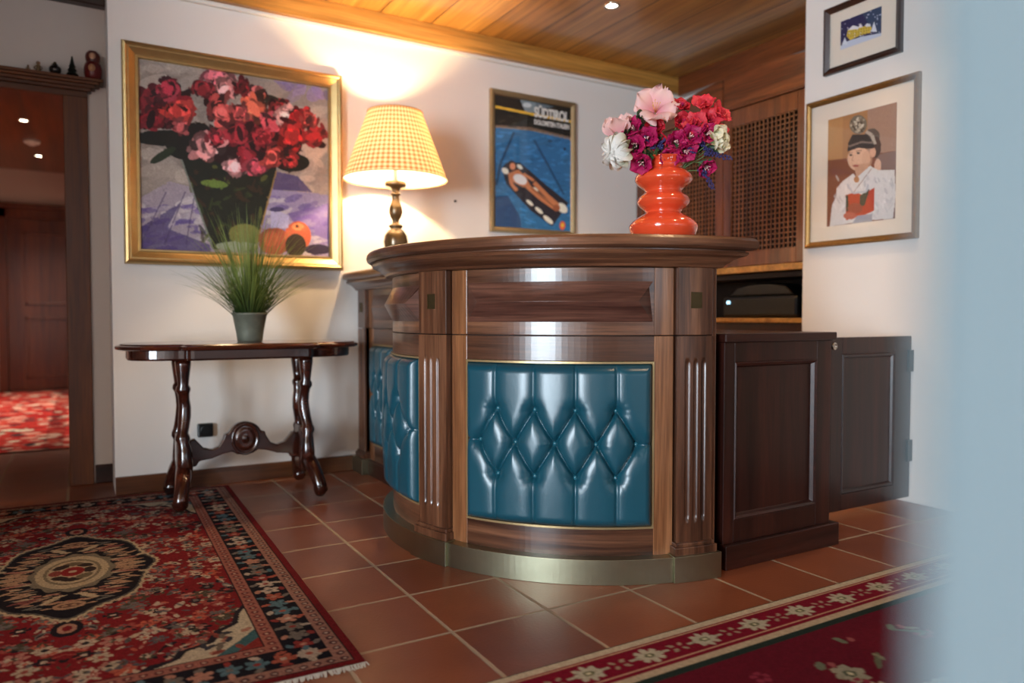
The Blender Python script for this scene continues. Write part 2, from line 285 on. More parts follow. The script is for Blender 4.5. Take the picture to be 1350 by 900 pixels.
# flat works of art and rugs: colour drawn into a fine vertex grid
class Art:
    def __init__(s, w, h, col=(128,128,128), tf=None):
        s.w, s.h = w, h; s.a = np.empty((h, w, 3)); s.a[:] = lin(col)
        s.X, s.Y = np.meshgrid((np.arange(w)+.5)/w, (np.arange(h)+.5)/h); s.tf = tf or (lambda x, y: (x, y))   # unit coords, y down
    def _m(s, mask, c, al=1): s.a[mask] = s.a[mask]*(1-al)+lin(c)*al
    def poly(s, pts, c, al=1):
        p = [s.tf(*q) for q in pts]; m = np.zeros(s.X.shape, bool); n = len(p)
        for i in range(n):
            (x0, y0), (x1, y1) = p[i], p[(i+1) % n]
            if y0 == y1: continue
            cr = ((y0 > s.Y) != (y1 > s.Y)) & (s.X < (x1-x0)*(s.Y-y0)/(y1-y0)+x0); m ^= cr
        s._m(m, c, al)
    def ell(s, cx, cy, rx, ry, c, ang=0, al=1):
        ux, uy = s.tf(cx, cy); ax, ay = s.tf(cx+rx*math.cos(ang), cy+rx*math.sin(ang)); bx_, by_ = s.tf(cx-ry*math.sin(ang), cy+ry*math.cos(ang))
        R = max(abs(ax-ux)+abs(bx_-ux), 1e-5); Q = max(abs(ay-uy)+abs(by_-uy), 1e-5)
        i0, i1 = max(int((ux-R)*s.w)-1, 0), min(int((ux+R)*s.w)+2, s.w); j0, j1 = max(int((uy-Q)*s.h)-1, 0), min(int((uy+Q)*s.h)+2, s.h)
        if i1 <= i0 or j1 <= j0: return
        dx = s.X[j0:j1, i0:i1]-ux; dy = s.Y[j0:j1, i0:i1]-uy
        A = np.array([[ax-ux, bx_-ux], [ay-uy, by_-uy]]); det = np.linalg.det(A)
        if abs(det) < 1e-12: return
        I = np.linalg.inv(A); k = (I[0,0]*dx+I[0,1]*dy)**2+(I[1,0]*dx+I[1,1]*dy)**2 <= 1
        sub = s.a[j0:j1, i0:i1]; sub[k] = sub[k]*(1-al)+lin(c)*al
    def line(s, pts, w, c, al=1):
        for (x0, y0), (x1, y1) in zip(pts[:-1], pts[1:]):
            l = math.hypot(x1-x0, y1-y0) or 1; nx, ny = -(y1-y0)/l*w/2, (x1-x0)/l*w/2
            s.poly([(x0+nx, y0+ny), (x1+nx, y1+ny), (x1-nx, y1-ny), (x0-nx, y0-ny)], c, al)
    def brush(s, n, lo, hi, var):
        t = s.tf; s.tf = lambda x, y: (x, y)
        for _ in range(n):
            i, j = rng.integers(s.w), rng.integers(s.h); c = s.a[j, i]*rng.uniform(1-var, 1+var); c = 255*np.where(c <= .0031, c*12.92, 1.055*np.maximum(c, 1e-6)**(1/2.4)-.055); k = rng.uniform(lo, hi)
            s.ell((i+.5)/s.w, (j+.5)/s.h, k, k*rng.uniform(.25, .5), np.clip(c, 0, 255), rng.uniform(0, 3.14), .8)
        s.tf = t
    def grain(s, amt): s.a *= 1+rng.normal(0, amt, (s.h, s.w, 1)); s.a = np.clip(s.a, 0, 1)
    def mesh(s, name, fn, mat, parent, thick=0, base=None):
        w, h = s.w, s.h; base = WL[parent.name] if parent is not None else Vector(base or (0,0,0))
        P = np.array(fn(s.X.ravel(), s.Y.ravel())).T - np.array(base)
        q = (np.arange(h-1)[:, None]*w+np.arange(w-1)[None]).ravel(); F = np.stack([q, q+w, q+w+1, q+1], 1)
        C = s.a.reshape(-1, 3)
        if thick:
            ring = np.concatenate([np.arange(w), w*np.arange(1, h)+w-1, (h-1)*w+np.arange(w-2, -1, -1), w*np.arange(h-2, 0, -1)])
            n0 = len(P); B = P[ring].copy(); B[:, 2] = thick; P = np.concatenate([P, B]); C = np.concatenate([C, C[ring]]); m = len(ring); k = np.arange(m)
            F = np.concatenate([F, np.stack([ring, ring[(k+1) % m], n0+(k+1) % m, n0+k], 1)])
        me = bpy.data.meshes.new(name); me.vertices.add(len(P)); me.vertices.foreach_set('co', P.ravel().astype(np.float32))
        me.loops.add(F.size); me.loops.foreach_set('vertex_index', F.ravel().astype(np.int32)); me.polygons.add(len(F))
        me.polygons.foreach_set('loop_start', (np.arange(len(F))*4).astype(np.int32)); me.update(calc_edges=True); me.validate()
        at = me.color_attributes.new('Col', 'FLOAT_COLOR', 'POINT'); at.data.foreach_set('color', np.concatenate([C, np.ones((len(C), 1))], 1).ravel().astype(np.float32))
        me.materials.append(M[mat]); o = bpy.data.objects.new(name, me); COL.objects.link(o)
        if parent is not None: o.parent = parent
        else: o.location = base
        WL[o.name] = Vector(base); return o
def back_map(x0, z0, y): return lambda a, b, d: (x0+a, y-d, z0+b)          # hung on the back wall, d towards the room
def side_map(y1, z0, x): return lambda a, b, d: (x-d, y1-a, z0+b)          # hung on the right-hand wall
def frame(mp, w, h, prof):                                                 # prof: (inset, depth) from outside to inside
    return G().rings([[mp(i, i, d), mp(w-i, i, d), mp(w-i, h-i, d), mp(i, h-i, d)] for i, d in prof], False, False)
def pane(mp, w, h, i, d): return G().add([mp(i,i,d), mp(w-i,i,d), mp(w-i,h-i,d), mp(i,h-i,d)], [(0,1,2,3)])

# ------------------------------------------------------------------ the setting
struct('floor', bx((-5.2, -4.7, -.1), (4.2, 11, 0)), 'floor')
struct('ceiling', bx((-5.2, -4.7, 2.6), (4.2, 4.45, 2.7)), 'ceil')
struct('wall_back', bx((.135, 4.10, 0), (4.0, 4.7, 2.6)), 'wall')
g = bx((.05, 4.45, 0), (.135, 4.6, 2.6)); g.box((-1.25, 4.45, 2.1), (.05, 4.6, 2.6)); g.box((-5.15, 4.45, 0), (-1.25, 4.6, 2.6)); struct('wall_doorway', g, 'wall')
wy0, wy1, wz0, wz1 = -3.5, -.9, .05, 2.35
g = bx((-5.15, -4.65, 0), (-5, wy0, 2.6)); g.box((-5.15, wy1, 0), (-5, 4.45, 2.6)); g.box((-5.15, wy0, 0), (-5, wy1, wz0)); g.box((-5.15, wy0, wz1), (-5, wy1, 2.6)); struct('wall_left', g, 'wall')
g = G(); wm = (wy0+wy1)/2
for a, b in (((-5.1, wy0, wz0), (-5.04, wy0+.06, wz1)), ((-5.1, wy1-.06, wz0), (-5.04, wy1, wz1)), ((-5.1, wy0, wz0), (-5.04, wy1, wz0+.06)), ((-5.1, wy0, wz1-.06), (-5.04, wy1, wz1)), ((-5.1, wm-.03, wz0), (-5.04, wm+.03, wz1))): g.box(a, b)
struct('window_1', g, 'white')
g = bx((-5.15, -4.65, 0), (1.1, -4.5, 2.6)); g.box((2.7, -4.65, 0), (4.0, -4.5, 2.6)); g.box((1.1, -4.65, 0), (2.7, -4.5, .9)); g.box((1.1, -4.65, 2.3), (2.7, -4.5, 2.6)); struct('wall_rear', g, 'wall')
g = bx((1.1, -4.6, .9), (1.16, -4.54, 2.3)); g.box((2.64, -4.6, .9), (2.7, -4.54, 2.3)); g.box((1.1, -4.6, .9), (2.7, -4.54, .96)); g.box((1.1, -4.6, 2.24), (2.7, -4.54, 2.3)); struct('added_rear_window', g, 'white')  # frame of the added opening for the rear fill light
struct('wall_right', bx((3.36, -4.5, 0), (3.9, 2.66, 2.6)), 'wall', .006)
struct('wall_alcove', bx((3.80, 2.66, 0), (3.95, 4.10, 2.6)), 'wall')
struct('unseen_light_block', bx((-1.42, 2.3, 0), (-1.3, 4.45, 2.6)), 'wall')  # unseen partition added to keep window light off the doorway wall
struct('ceiling_passage', bx((-1.3, 2.3, 2.475), (.13, 4.39, 2.6)), 'dark_h')
struct('wall_near', bx((.150, -2.2, 0), (.29, .091, 2.6)), 'wallc', .004)
# wooden fascia under the ceiling, thin white cove below it
struct('trim_1', bx((.135, 4.045, 2.485), (3.80, 4.10, 2.6)), 'honey', .004)
struct('trim_2', bx((.135, 4.075, 2.462), (3.80, 4.10, 2.485)), 'white', .006)
struct('trim_3', bx((3.745, 2.66, 2.462), (3.80, 4.045, 2.6)), M['cher_y'], .004)
struct('trim_4', bx((-5.0, 4.39, 2.47), (.135, 4.45, 2.6)), 'dark_h', .004)
struct('baseboard_back', bx((.135, 4.083, 0), (1.33, 4.10, .087)), wood('baseboard_wood', (64, 34, 18), (88, 50, 28), (108, 66, 38), 'X', k=16), .003)
struct('baseboard_doorway', bx((.056, 4.435, 0), (.135, 4.45, .097)), 'dark_h', .003)
# doorway casing and its moulded hood
g = bx((-.06, 4.425, 0), (.049, 4.62, 2.03)); g.box((-1.25, 4.425, 0), (-1.14, 4.62, 2.03)); struct('door_1', g, 'jamb', .004)
g = G()
for d, z0, z1, xr in ((.03, 2.0, 2.03, .05), (.05, 2.028, 2.045, .066), (.066, 2.043, 2.06, .084), (.085, 2.058, 2.072, .104), (.1, 2.07, 2.086, .122)): g.box((-1.4, 4.45-d, z0), (xr, 4.46, z1))
struct('trim_5', g, 'jamb_x', .003)
# hall beyond
struct('wall_hall_right', bx((.05, 4.62, 0), (.2, 10.6, 2.62)), 'wall'); struct('wall_hall_left', bx((-1.9, 4.62, 0), (-1.75, 10.6, 2.62)), 'wall')
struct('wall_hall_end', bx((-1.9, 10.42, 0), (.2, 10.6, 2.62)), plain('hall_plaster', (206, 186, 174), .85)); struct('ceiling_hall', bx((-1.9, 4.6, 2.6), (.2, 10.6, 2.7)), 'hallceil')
g = bx((-.82, 10.36, 0), (-.73, 10.42, 2.14)); g.box((.02, 10.36, 0), (.05, 10.42, 2.14)); g.box((-.82, 10.36, 2.03), (.05, 10.42, 2.14)); g.box((-.86, 10.34, 2.14), (.05, 10.42, 2.2)); struct('trim_6', g, 'hall_d', .005)
g = bx((-.73, 10.385, .012), (.02, 10.42, 2.03))
for z0, z1 in ((.16, .88), (1.02, 1.88)):
    for a, b in (((-.56, z0), (-.53, z1)), ((-.12, z0), (-.09, z1)), ((-.56, z0), (-.09, z0+.03)), ((-.56, z1-.03), (-.09, z1))): g.box((a[0], 10.37, a[1]), (b[0], 10.39, b[1]))
struct('door_2', g, 'hall_d', .004)

# ------------------------------------------------------------------ reception desk
CC = np.array([1.905, 2.645]); RB = .825; A0 = -95.0
class Arc:
    def pt(s, d, off, z):
        a = math.radians(A0)-d/RB; return (CC[0]+(RB+off)*math.cos(a), CC[1]+(RB+off)*math.sin(a), z)
    n = 40
    def s_at(s, deg): return math.radians(A0-deg)*RB
class Line:
    def pt(s, d, off, z): return (1.385-off, 4.095-d, z)
    n = 1
ARC, LIN = Arc(), Line()
def pbox(P, s0, s1, o0, o1, z0, z1, g=None):
    g = g or G(); n = max(1, int(abs(s1-s0)/.02)) if P is ARC else 1
    rs = []; uv = []
    for i in range(n+1):
        s = s0+(s1-s0)*i/n; rs.append([P.pt(s, o0, z0), P.pt(s, o1, z0), P.pt(s, o1, z1), P.pt(s, o0, z1)]); uv += [(s, z0), (s, z0+.01), (s, z1), (s, z1+.01)]
    k = len(g.f); g.rings(rs, uvs=uv); return g
def boss(P, s0, s1, z0, z1, o, hgt):
    g = G(); n = 24; zm = (z0+z1)/2; ins = (z1-z0)*.45; rs = []; uv = []
    for t, zz, oo in ((0, z0, o-.01), (0, z0, o), (1, zm, o+hgt), (0, z1, o), (0, z1, o-.01)):
        r = [P.pt(s0+ins*t+(s1-s0-2*ins*t)*i/n, oo, zz) for i in range(n+1)]; rs.append(r); uv.append([(s0+(s1-s0)*i/n, zz) for i in range(n+1)])
    vs = [p for r in rs for p in r]; w = n+1
    fs = [(j*w+i, j*w+i+1, (j+1)*w+i+1, (j+1)*w+i) for j in range(4) for i in range(n)]
    fs += [(0, w, 2*w, 3*w, 4*w), (n, 4*w+n, 3*w+n, 2*w+n, w+n)]
    return g.add(vs, fs, [q for r in uv for q in r])
UM = [.085, .29, .5, .71, .915]; UO = [.19, .395, .605, .81]; VR = [.285, .49, .695]
def tuft(P, s0, s1, z0, z1, o, H_, parent):
    Wd, Ht = s1-s0, z1-z0; seg = []
    for u in UO:
        seg.append(((u, 0), (u, VR[0]), .55)); seg.append(((u, VR[2]), (u, 1), .55))
        for m in UM:
            if abs(m-u) < .12: seg.append(((u, VR[0]), (m, VR[1]), 1)); seg.append(((u, VR[2]), (m, VR[1]), 1))
    seg += [((0, VR[1]), (UM[0], VR[1]), .6), ((UM[4], VR[1]), (1, VR[1]), .6)]
    btn = [(u, VR[0]) for u in UO]+[(u, VR[1]) for u in UM]+[(u, VR[2]) for u in UO]
    n, m = 150, 130
    u, v = np.meshgrid(np.linspace(0, 1, n+1), np.linspace(0, 1, m+1)); x, y = u*Wd, v*Ht
    fac = np.ones_like(u)
    for (a, b, st) in seg:
        ax, ay, bx_, by_ = a[0]*Wd, a[1]*Ht, b[0]*Wd, b[1]*Ht; L2 = (bx_-ax)**2+(by_-ay)**2
        t = np.clip(((x-ax)*(bx_-ax)+(y-ay)*(by_-ay))/L2, 0, 1); d = np.hypot(x-ax-t*(bx_-ax), y-ay-t*(by_-ay))
        tt = np.clip(d/.048, 0, 1); fac = np.minimum(fac, 1-st*.50*(1-np.sqrt(1-(1-tt)**2))-st*.26*np.exp(-(d/.003)**2))
    for bu, bv in btn:
        d = np.hypot(x-bu*Wd, y-bv*Ht); fac = fac-.30*np.exp(-(d/.026)**2)-.30*np.exp(-(d/.011)**2)
    e = np.minimum(np.minimum(x, Wd-x), np.minimum(y, Ht-y)); r = .035
    ed = np.sqrt(np.clip(1-(1-np.clip(e/r, 0, 1))**2, 0, 1))
    puff = .82+.18*np.sin(PI*u)*np.sin(PI*v)
    hh = o-.012+(.012+H_*np.clip(fac, .06, 1)*puff)*ed
    # puckers round the buttons
    for bu, bv in btn:
        dx, dy = x-bu*Wd, y-bv*Ht; d = np.hypot(dx, dy); hh += .00035*np.sin(np.arctan2(dy, dx)*11+bu*9)*np.exp(-((d-.028)/.014)**2)
    g = G(); vs = []; uv = []
    for j in range(m+1):
        for i in range(n+1): vs.append(P.pt(s1-x[j, i], hh[j, i], z1-y[j, i])); uv.append((x[j, i], y[j, i]))
    w = n+1; g.add(vs, [(j*w+i, j*w+i+1, (j+1)*w+i+1, (j+1)*w+i) for j in range(m) for i in range(n)], uv, True)
    pn = g.build('leather_panel', 'leather', parent, fix=False)
    for bu, bv in btn:
        i, j = int(bu*n), int(bv*m); p = Vector(P.pt(s1-bu*Wd, hh[j, i]+.004, z1-bv*Ht)); G().ball(p, .0075, seg=10, n=6).build('button', 'lead', pn)
    return pn
def bead(P, s0, s1, z0, z1, o, parent, w=.007):
    g = G()
    for a in ((s0-w, s1+w, z0-w, z0), (s0-w, s1+w, z1, z1+w), (s0-w, s0, z0, z1), (s1, s1+w, z0, z1)): pbox(P, a[0], a[1], o-.01, o+.007, a[2], a[3], g)
    g.build('panel_bead', 'bead', parent, label='thin gilt bead round the leather')
def bay(P, s0, s1, parent, st=.068, st2=.068):
    for a, b in ((s0, s0+st), (s1-st2, s1)):
        pbox(P, a, b, -.02, .002, .07, .8095).build('stile', 'wal_vl', parent, .0015); pbox(P, a, b, -.02, .002, .8125, 1.035).build('stile', 'wal_vl', parent, .0015)
    a, b = s0+st, s1-st2
    pbox(P, a, b, -.02, .001, .07, .172).build('bottom_rail', 'wal_h', parent, .0015); pbox(P, a, b, -.02, .001, .727, .8095).build('middle_rail', 'wal_h', parent, .0015)
    pbox(P, a, b, -.02, .001, .8125, 1.035).build('frieze_board', 'wal_h', parent, .0015)
    boss(P, a+.004, b-.004, .856, .99, .001, .034).build('raised_boss', 'wal_hd', parent, .001)
    bead(P, a+.008, b-.008, .180, .719, .001, parent); tuft(P, a+.008, b-.008, .180, .719, -.002, .05, parent)
def pilaster(P, s0, s1, parent):
    w = s1-s0; o = .026
    g = pbox(P, s0, s1, -.02, o, .8125, 1.036); sm = (s0+s1)/2
    g.build('pilaster_block', 'wal_v', parent, .002)
    q = G()
    for a in ((-.02, -.016, .905, .951), (.016, .02, .905, .951), (-.02, .02, .901, .905), (-.02, .02, .951, .955)): pbox(P, sm+a[0], sm+a[1], o-.004, o+.0025, a[2], a[3], q)
    pbox(P, sm-.016, sm+.016, o-.004, o+.0005, .905, .951, q); q.build('brass_inlay', 'brassr', parent, label='small square brass inlay')
    def hgt(u, z):
        d = 0
        for c in (.27, .5, .73):
            x = (u-c)*w; zz = max(0, .205-z, z-.72); r = math.hypot(x, zz)
            if r < .0085: d = max(d, .0065*math.sqrt(max(0, 1-(r/.0085)**2)))
        return o-d
    g = G(); zs = [.115+.6895*i/90 for i in range(91)]
    g.grid(lambda u, v: P.pt(s0+u*w, hgt(u, .115+.6945*v), .115+.6945*v), 72, 90, lambda u, v: (u*w, v), True)
    pbox(P, s0, s1, -.02, o-.009, .115, .8095, g)
    for a, b in ((s0, s0+.0006), (s1-.0006, s1)): pbox(P, a, b, -.02, o, .115, .8095, g)
    g.build('fluted_pilaster', 'wal_v', parent)
    g = pbox(P, s0-.012, s1+.012, -.01, o+.016, .07, .112); pbox(P, s0-.006, s1+.006, -.01, o+.008, .11, .124, g); g.build('pilaster_base', 'wal_v', parent, .003)
    pbox(P, s0-.02, s1+.02, .0, o+.028, 0, .086).build('brass_kick_plate', 'brass', parent, .001)
desk = thing('reception_desk', (CC[0], CC[1], 0), 'curved walnut reception desk with tufted teal leather panels and brass foot plate', 'reception desk')
sA, sB, sC, sD, sE = 0.0, ARC.s_at(-104.4), ARC.s_at(-160.0), ARC.s_at(-170.4), ARC.s_at(-226)
sF = ARC.s_at(-235)
pbox(ARC, -.004, sF, -.10, -.012, 0, 1.04).build('body', M['dkint'], desk)
pilaster(ARC, sA+.004, sB, desk); bay(ARC, sB+.004, sC-.006, desk); pilaster(ARC, sC, sD, desk); bay(ARC, sD+.002, sE-.004, desk, .022); pilaster(ARC, sE, sF, desk)
for a, b in ((sB+.02, sC-.02), (sD+.02, sE-.02)): pbox(ARC, a, b, -.01, .044, 0, .083).build('brass_kick_plate', 'brass', desk, .001)
pbox(ARC, -.022, -.005, -.30, .012, .0, 1.04).build('end_board', 'wal_v', desk, .002)
pbox(LIN, 0, .78, -.10, -.012, 0, 1.03).build('body', M['dkint'], desk)
pilaster(LIN, .03, .145, desk); bay(LIN, .15, .80, desk)
pbox(LIN, 0.012, .78, -.01, .02, 0, .083).build('plinth', 'dark_h', desk, .002)
CORN = [(.024, 1.036), (.03, 1.038), (.034, 1.046), (.042, 1.052), (.05, 1.060), (.064, 1.068), (.082, 1.075), (.086, 1.083), (.084, 1.087), (.078, 1.088), (.078, 1.091), (.094, 1.093), (.105, 1.1), (.108, 1.111), (.106, 1.123), (.1, 1.131), (.092, 1.134)]
def cornice(P, s1, inner, zoff=0, far=True):
    g = G(); n = 64 if P is ARC else 2; rs = []; uv = []
    for o, z in CORN:
        a, b = -o-.004, s1
        if P is LIN: a = .003
        out = [(a+(b-a)*i/n) for i in range(n+1)]
        rs.append([P.pt(s, o, z+zoff) for s in out]+[P.pt(s, -inner-(o-.02)*.6, z+zoff) for s in reversed(out)]); uv += [(s, z) for s in out]+[(s, z) for s in reversed(out)]
    g.rings(rs, True, True, False, uv)
    return g
cornice(ARC, sF-.02, .30).build('countertop', 'wal_h', desk); cornice(LIN, .86, .30, -.012).build('countertop', 'wal_h', desk)

# ------------------------------------------------------------------ dark cabinet beside the desk, swing gate
cab = thing('side_cabinet', (2.19, 2.1, 0), 'dark wooden panelled cabinet standing against the right end of the desk', 'cabinet')
bx((1.905, 1.835, .0), (2.46, 2.40, .785)).build('body', 'dark_v', cab, .002)
g = G()
for a, b in (((1.905, .085), (1.955, .785)), ((2.39, .085), (2.472, .785)), ((1.955, .715), (2.39, .785)), ((1.955, .085), (2.39, .165))): g.box((a[0], 1.82, a[1]), (b[0], 1.84, b[1]))
g.build('panel_frame', 'dark_v', cab, .002)
mp = lambda a, b, d: (1.955+a, 1.84-d, .165+b)
frame(mp, .435, .55, [(0, .02), (.004, .024), (.012, .018), (.018, .006), (.024, .0)]).build('panel_moulding', 'dark_h', cab)
bx((1.895, 1.805, .785), (2.485, 2.42, .816)).build('cabinet_top', 'dark_h', cab, .004)
bx((1.90, 1.80, 0), (2.505, 2.42, .085)).build('plinth', 'dark_h', cab, .003)
gate = thing('swing_gate', (3.06, 2.05, 0), 'low dark wooden swing gate between the side cabinet and the right wall', 'gate')
X0, X1 = 2.77, 3.355
g = G()
for a, b in (((X0, .03), (X0+.075, .785)), ((X1-.13, .03), (X1-.005, .785)), ((X0+.075, .712), (X1-.13, .785)), ((X0+.075, .03), (X1-.13, .1))): g.box((a[0], 2.04, a[1]), (b[0], 2.07, b[1]))
g.build('gate_frame', 'dark_v', gate, .002)
bx((X0+.07, 2.05, .09), (X1-.12, 2.062, .72)).build('gate_panel', 'dark_v', gate)
mp = lambda a, b, d: (X0+.075+a, 2.05-d, .1+b)
frame(mp, X1-.13-X0-.075, .612, [(0, .008), (.004, .013), (.014, .009), (.02, 0)]).build('panel_moulding', 'dark_h', gate)
g = G()
for z in (.2, .62): bx((X1-.035, 2.03, z), (X1-.001, 2.042, z+.1)).build('hinge', 'black', gate)
bx((2.50, 2.04, .0), (X0-.003, 2.07, .785)).build('gate_post', 'dark_v', gate, .002)
G().rings([[(X0+.017+r*math.cos(t*PI/12), y, .748+r*math.sin(t*PI/12)) for t in range(24)] for r, y in ((.015, 2.042), (.016, 2.034), (.0125, 2.032), (.0105, 2.036), (.0, 2.037))], False, False, True).build('lock_cylinder', 'chrome', gate, label='round nickel lock')

# ------------------------------------------------------------------ lattice cabinet behind the desk
lc = thing('wall_cabinet', (3.6, 3.3, 0), 'tall reddish-brown built-in cabinet with lattice doors behind the desk', 'cabinet')
xf = 3.40
g = bx((xf+.02, 2.665, 0), (3.80, 2.69, 2.25)); g.box((xf+.02, 4.06, 0), (3.80, 4.095, 2.25)); g.box((3.74, 2.69, 0), (3.795, 4.06, 2.2)); g.box((xf+.02, 2.665, 2.2), (3.795, 4.095, 2.225)); g.box((xf+.02, 2.665, .84), (3.74, 4.06, .86)); g.box((xf+.02, 2.69, 1.1), (3.74, 4.06, 1.125)); g.box((xf+.10, 2.69, 0), (xf+.13, 4.06, .84))
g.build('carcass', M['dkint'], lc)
def lattice_door(y0, y1):                   # y0 near, y1 far
    z0, z1 = 1.175, 2.11; fy = .062
    g = G()
    for a, b in (((y0, z0), (y0+fy, z1)), ((y1-fy, z0), (y1, z1))): g.box((xf, a[0], a[1]), (xf+.025, b[0], b[1]))
    g.box((xf, y0+fy, z0), (xf+.025, y1-fy, z0+.085)); g.box((xf, y0+fy, z1-.1), (xf+.025, y1-fy, z1))
    d = g.build('lattice_door', 'cher_v', lc, .003)
    l = G(); p = .0285; n = int((y1-y0-2*fy)/p); m = int((z1-z0-.185)/p)
    for i in range(n+1): yy = y0+fy+(y1-y0-2*fy)*i/n; l.box((xf+.004, yy-.0034, z0+.08), (xf+.010, yy+.0034, z1-.095))
    for j in range(m+1): zz = z0+.085+(z1-z0-.185)*j/m; l.box((xf+.008, y0+fy-.005, zz-.0034), (xf+.014, y1-fy+.005, zz+.0034))
    l.build('lattice', 'latt', d)
lattice_door(2.672, 3.272); lattice_door(3.276, 4.085)
g = bx((xf-.015, 2.67, 1.135), (xf+.02, 4.09, 1.172)); g.build('shelf_edge', M['honey'], lc, .003)
bx((xf-.02, 2.67, .842), (3.74, 4.06, .868)).build('niche_shelf', 'honey', lc, .003)
bx((xf-.01, 2.67, .70), (xf+.02, 4.09, .84)).build('lower_rail', 'dark_v', lc, .003)
for i, (y0, y1) in enumerate(((2.67, 3.27), (3.28, 3.96))):
    ol = [(y0, 2.125), (y1, 2.125)]; nn = 14
    for k in range(nn+1):
        y = y1+(y0-y1)*k/nn; ol.append((y, 2.327-.14*(abs(y-3.06)/.9)**2))
    G().prism(ol, lambda a, b, d: (xf+d, a, b), -.004, .022).build('pediment_board', 'cher_y', lc, .003)
bx((xf-.014, 2.67, 2.113), (xf+.012, 4.09, 2.126)).build('cornice_strip', 'cher_y', lc, .003)
pr = thing('printer', (3.58, 3.2, .868), 'black office machine in the dark niche under the lattice doors', 'office machine')
g = bx((3.45, 2.76, .87), (3.72, 3.32, 1.0)); g.build('casing', 'black', pr, .02)
G().prism([(2.80, 1.0), (3.28, 1.0), (3.22, 1.055), (3.1, 1.075), (2.98, 1.075), (2.86, 1.055)], lambda a, b, d: (3.47+d, a, b), 0, .22).build('lid', 'black', pr, .01)
bx((3.442, 3.255, .955), (3.45, 3.275, .972)).build('status_light', emis('status_light', (170, 225, 255), 2.0), pr)

# ------------------------------------------------------------------ side table
TX, TY = .675, 3.72
tb = thing('side_table', (TX, TY, 0), 'dark polished antique table with carved legs under the flower painting', 'table')
def outline(k, ins):
    pts = []
    for i in range(9): pts.append((.27*i/8, .275-.012*math.cos(PI*i/16)*0))
    pts += [(.285, .272), (.298, .258), (.302, .24), (.31, .226)]
    for i in range(1, 21):
        t = i/20*PI/2; pts.append((.31+.238*math.sin(t)**.9, .222*math.cos(t)**.75))
    q = [(x, y) for x, y in pts]; full = q+[(x, -y) for x, y in reversed(q[:-1])]; full = full+[(-x, y) for x, y in reversed(full[1:-1])]
    return [(TX+x*(1-ins/.45), TY+y*(1-ins/.27)) for x, y in full]
def ring(ins, z): return [(x, y, z) for x, y in outline(0, ins)]
G().rings([ring(.012, .726), ring(.002, .731), ring(0, .738), ring(.003, .744), ring(.014, .748), ring(.018, .753), ring(.03, .755)]).build('tabletop', 'maho', tb)
G().rings([ring(.04, .682), ring(.036, .69), ring(.036, .728)]).build('apron', 'maho', tb)
for sx in (-1, 1):
    xx = TX+sx*.277
    bx((xx-.028, TY-.05, .12), (xx+.028, TY+.05, .34)).build('support_block', 'maho', tb, .012)
    for sy in (-1, 1):
        yb = TY+sy*.075
        pts = [(0, 0, .684), (0, 0, .655), (0, 0, .60), (0, 0, .565), (0, .004, .553), (0, .006, .54), (.002, .008, .525), (.004, .016, .50), (.008, .02, .46), (.006, .016, .42), (.0, .006, .38), (-.006, -.004, .345), (-.006, -.006, .33), (-.006, -.008, .318), (-.004, -.012, .30), (0, -.02, .27), (.0, -.026, .22), (0, -.02, .17), (0, -.01, .125)]
        rd = [.034, .034, .027, .023, .031, .032, .025, .024, .026, .027, .025, .024, .031, .032, .025, .03, .033, .034, .028]
        G().tube([(xx-sx*p[0], yb+sy*p[1]*-1.0, p[2]) for p in pts], rd, 16).build('leg', 'maho', tb)
        z0 = .010 if (sx < 0 and sy < 0) else .002
        f = [(0, .0, .21), (sx*.004, .02, .185), (sx*.012, .05, .15), (sx*.022, .078, .11), (sx*.03, .094, .07), (sx*.034, .094, .045), (sx*.034, .084, z0+.027)]
        G().tube([(xx+p[0], yb+sy*(p[1]*1.45-.01), p[2]) for p in f], [.024, .033, .035, .032, .031, .034, .0265], 16).build('foot', 'maho', tb)
zc = .285
top = [(-.25, .30), (-.225, .308), (-.21, .29), (-.185, .26), (-.15, .249), (-.12, .262), (-.10, .295), (-.092, .32), (-.078, .32)]
circ = [(.082*math.cos(math.radians(a)), zc+.005+.082*math.sin(math.radians(a))) for a in range(150, 29, -10)]
up = top+circ+[(-x, z) for x, z in reversed(top)]
low = [(.25, .176), (.22, .176), (.205, .2), (.15, .207), (.1, .225), (.06, .232)]
ol = up+low+[(.035, .216), (-.035, .216)]+[(-x, z) for x, z in reversed(low)]
G().prism(ol, lambda a, b, d: (TX+a, TY+d, b), -.018, .018).build('stretcher', 'maho', tb, .006)
G().rings([[(TX+r*.9*math.cos(t*PI/14), y, zc+.005+r*1.1*math.sin(t*PI/14)) for t in range(28)] for r, y in ((.072, TY-.018), (.071, TY-.026), (.064, TY-.028), (.058, TY-.021), (.054, TY-.02), (.046, TY-.026), (.03, TY-.029), (.022, TY-.025), (.014, TY-.031), (.0005, TY-.032))], False, False, True).build('medallion', 'maho', tb)
pot = thing('potted_grass', (.705, 3.72, .755), 'zinc pot of long green grass standing on the side table', 'potted plant')
G().lathe([(.056, 0), (.058, .004), (.062, .04), (.078, .125), (.082, .128), (.083, .137), (.078, .138), (.073, .128), (.06, .1), (.01, .1)], (.705, 3.72, .756), 40).build('pot', 'zinc', pot)
g = G()
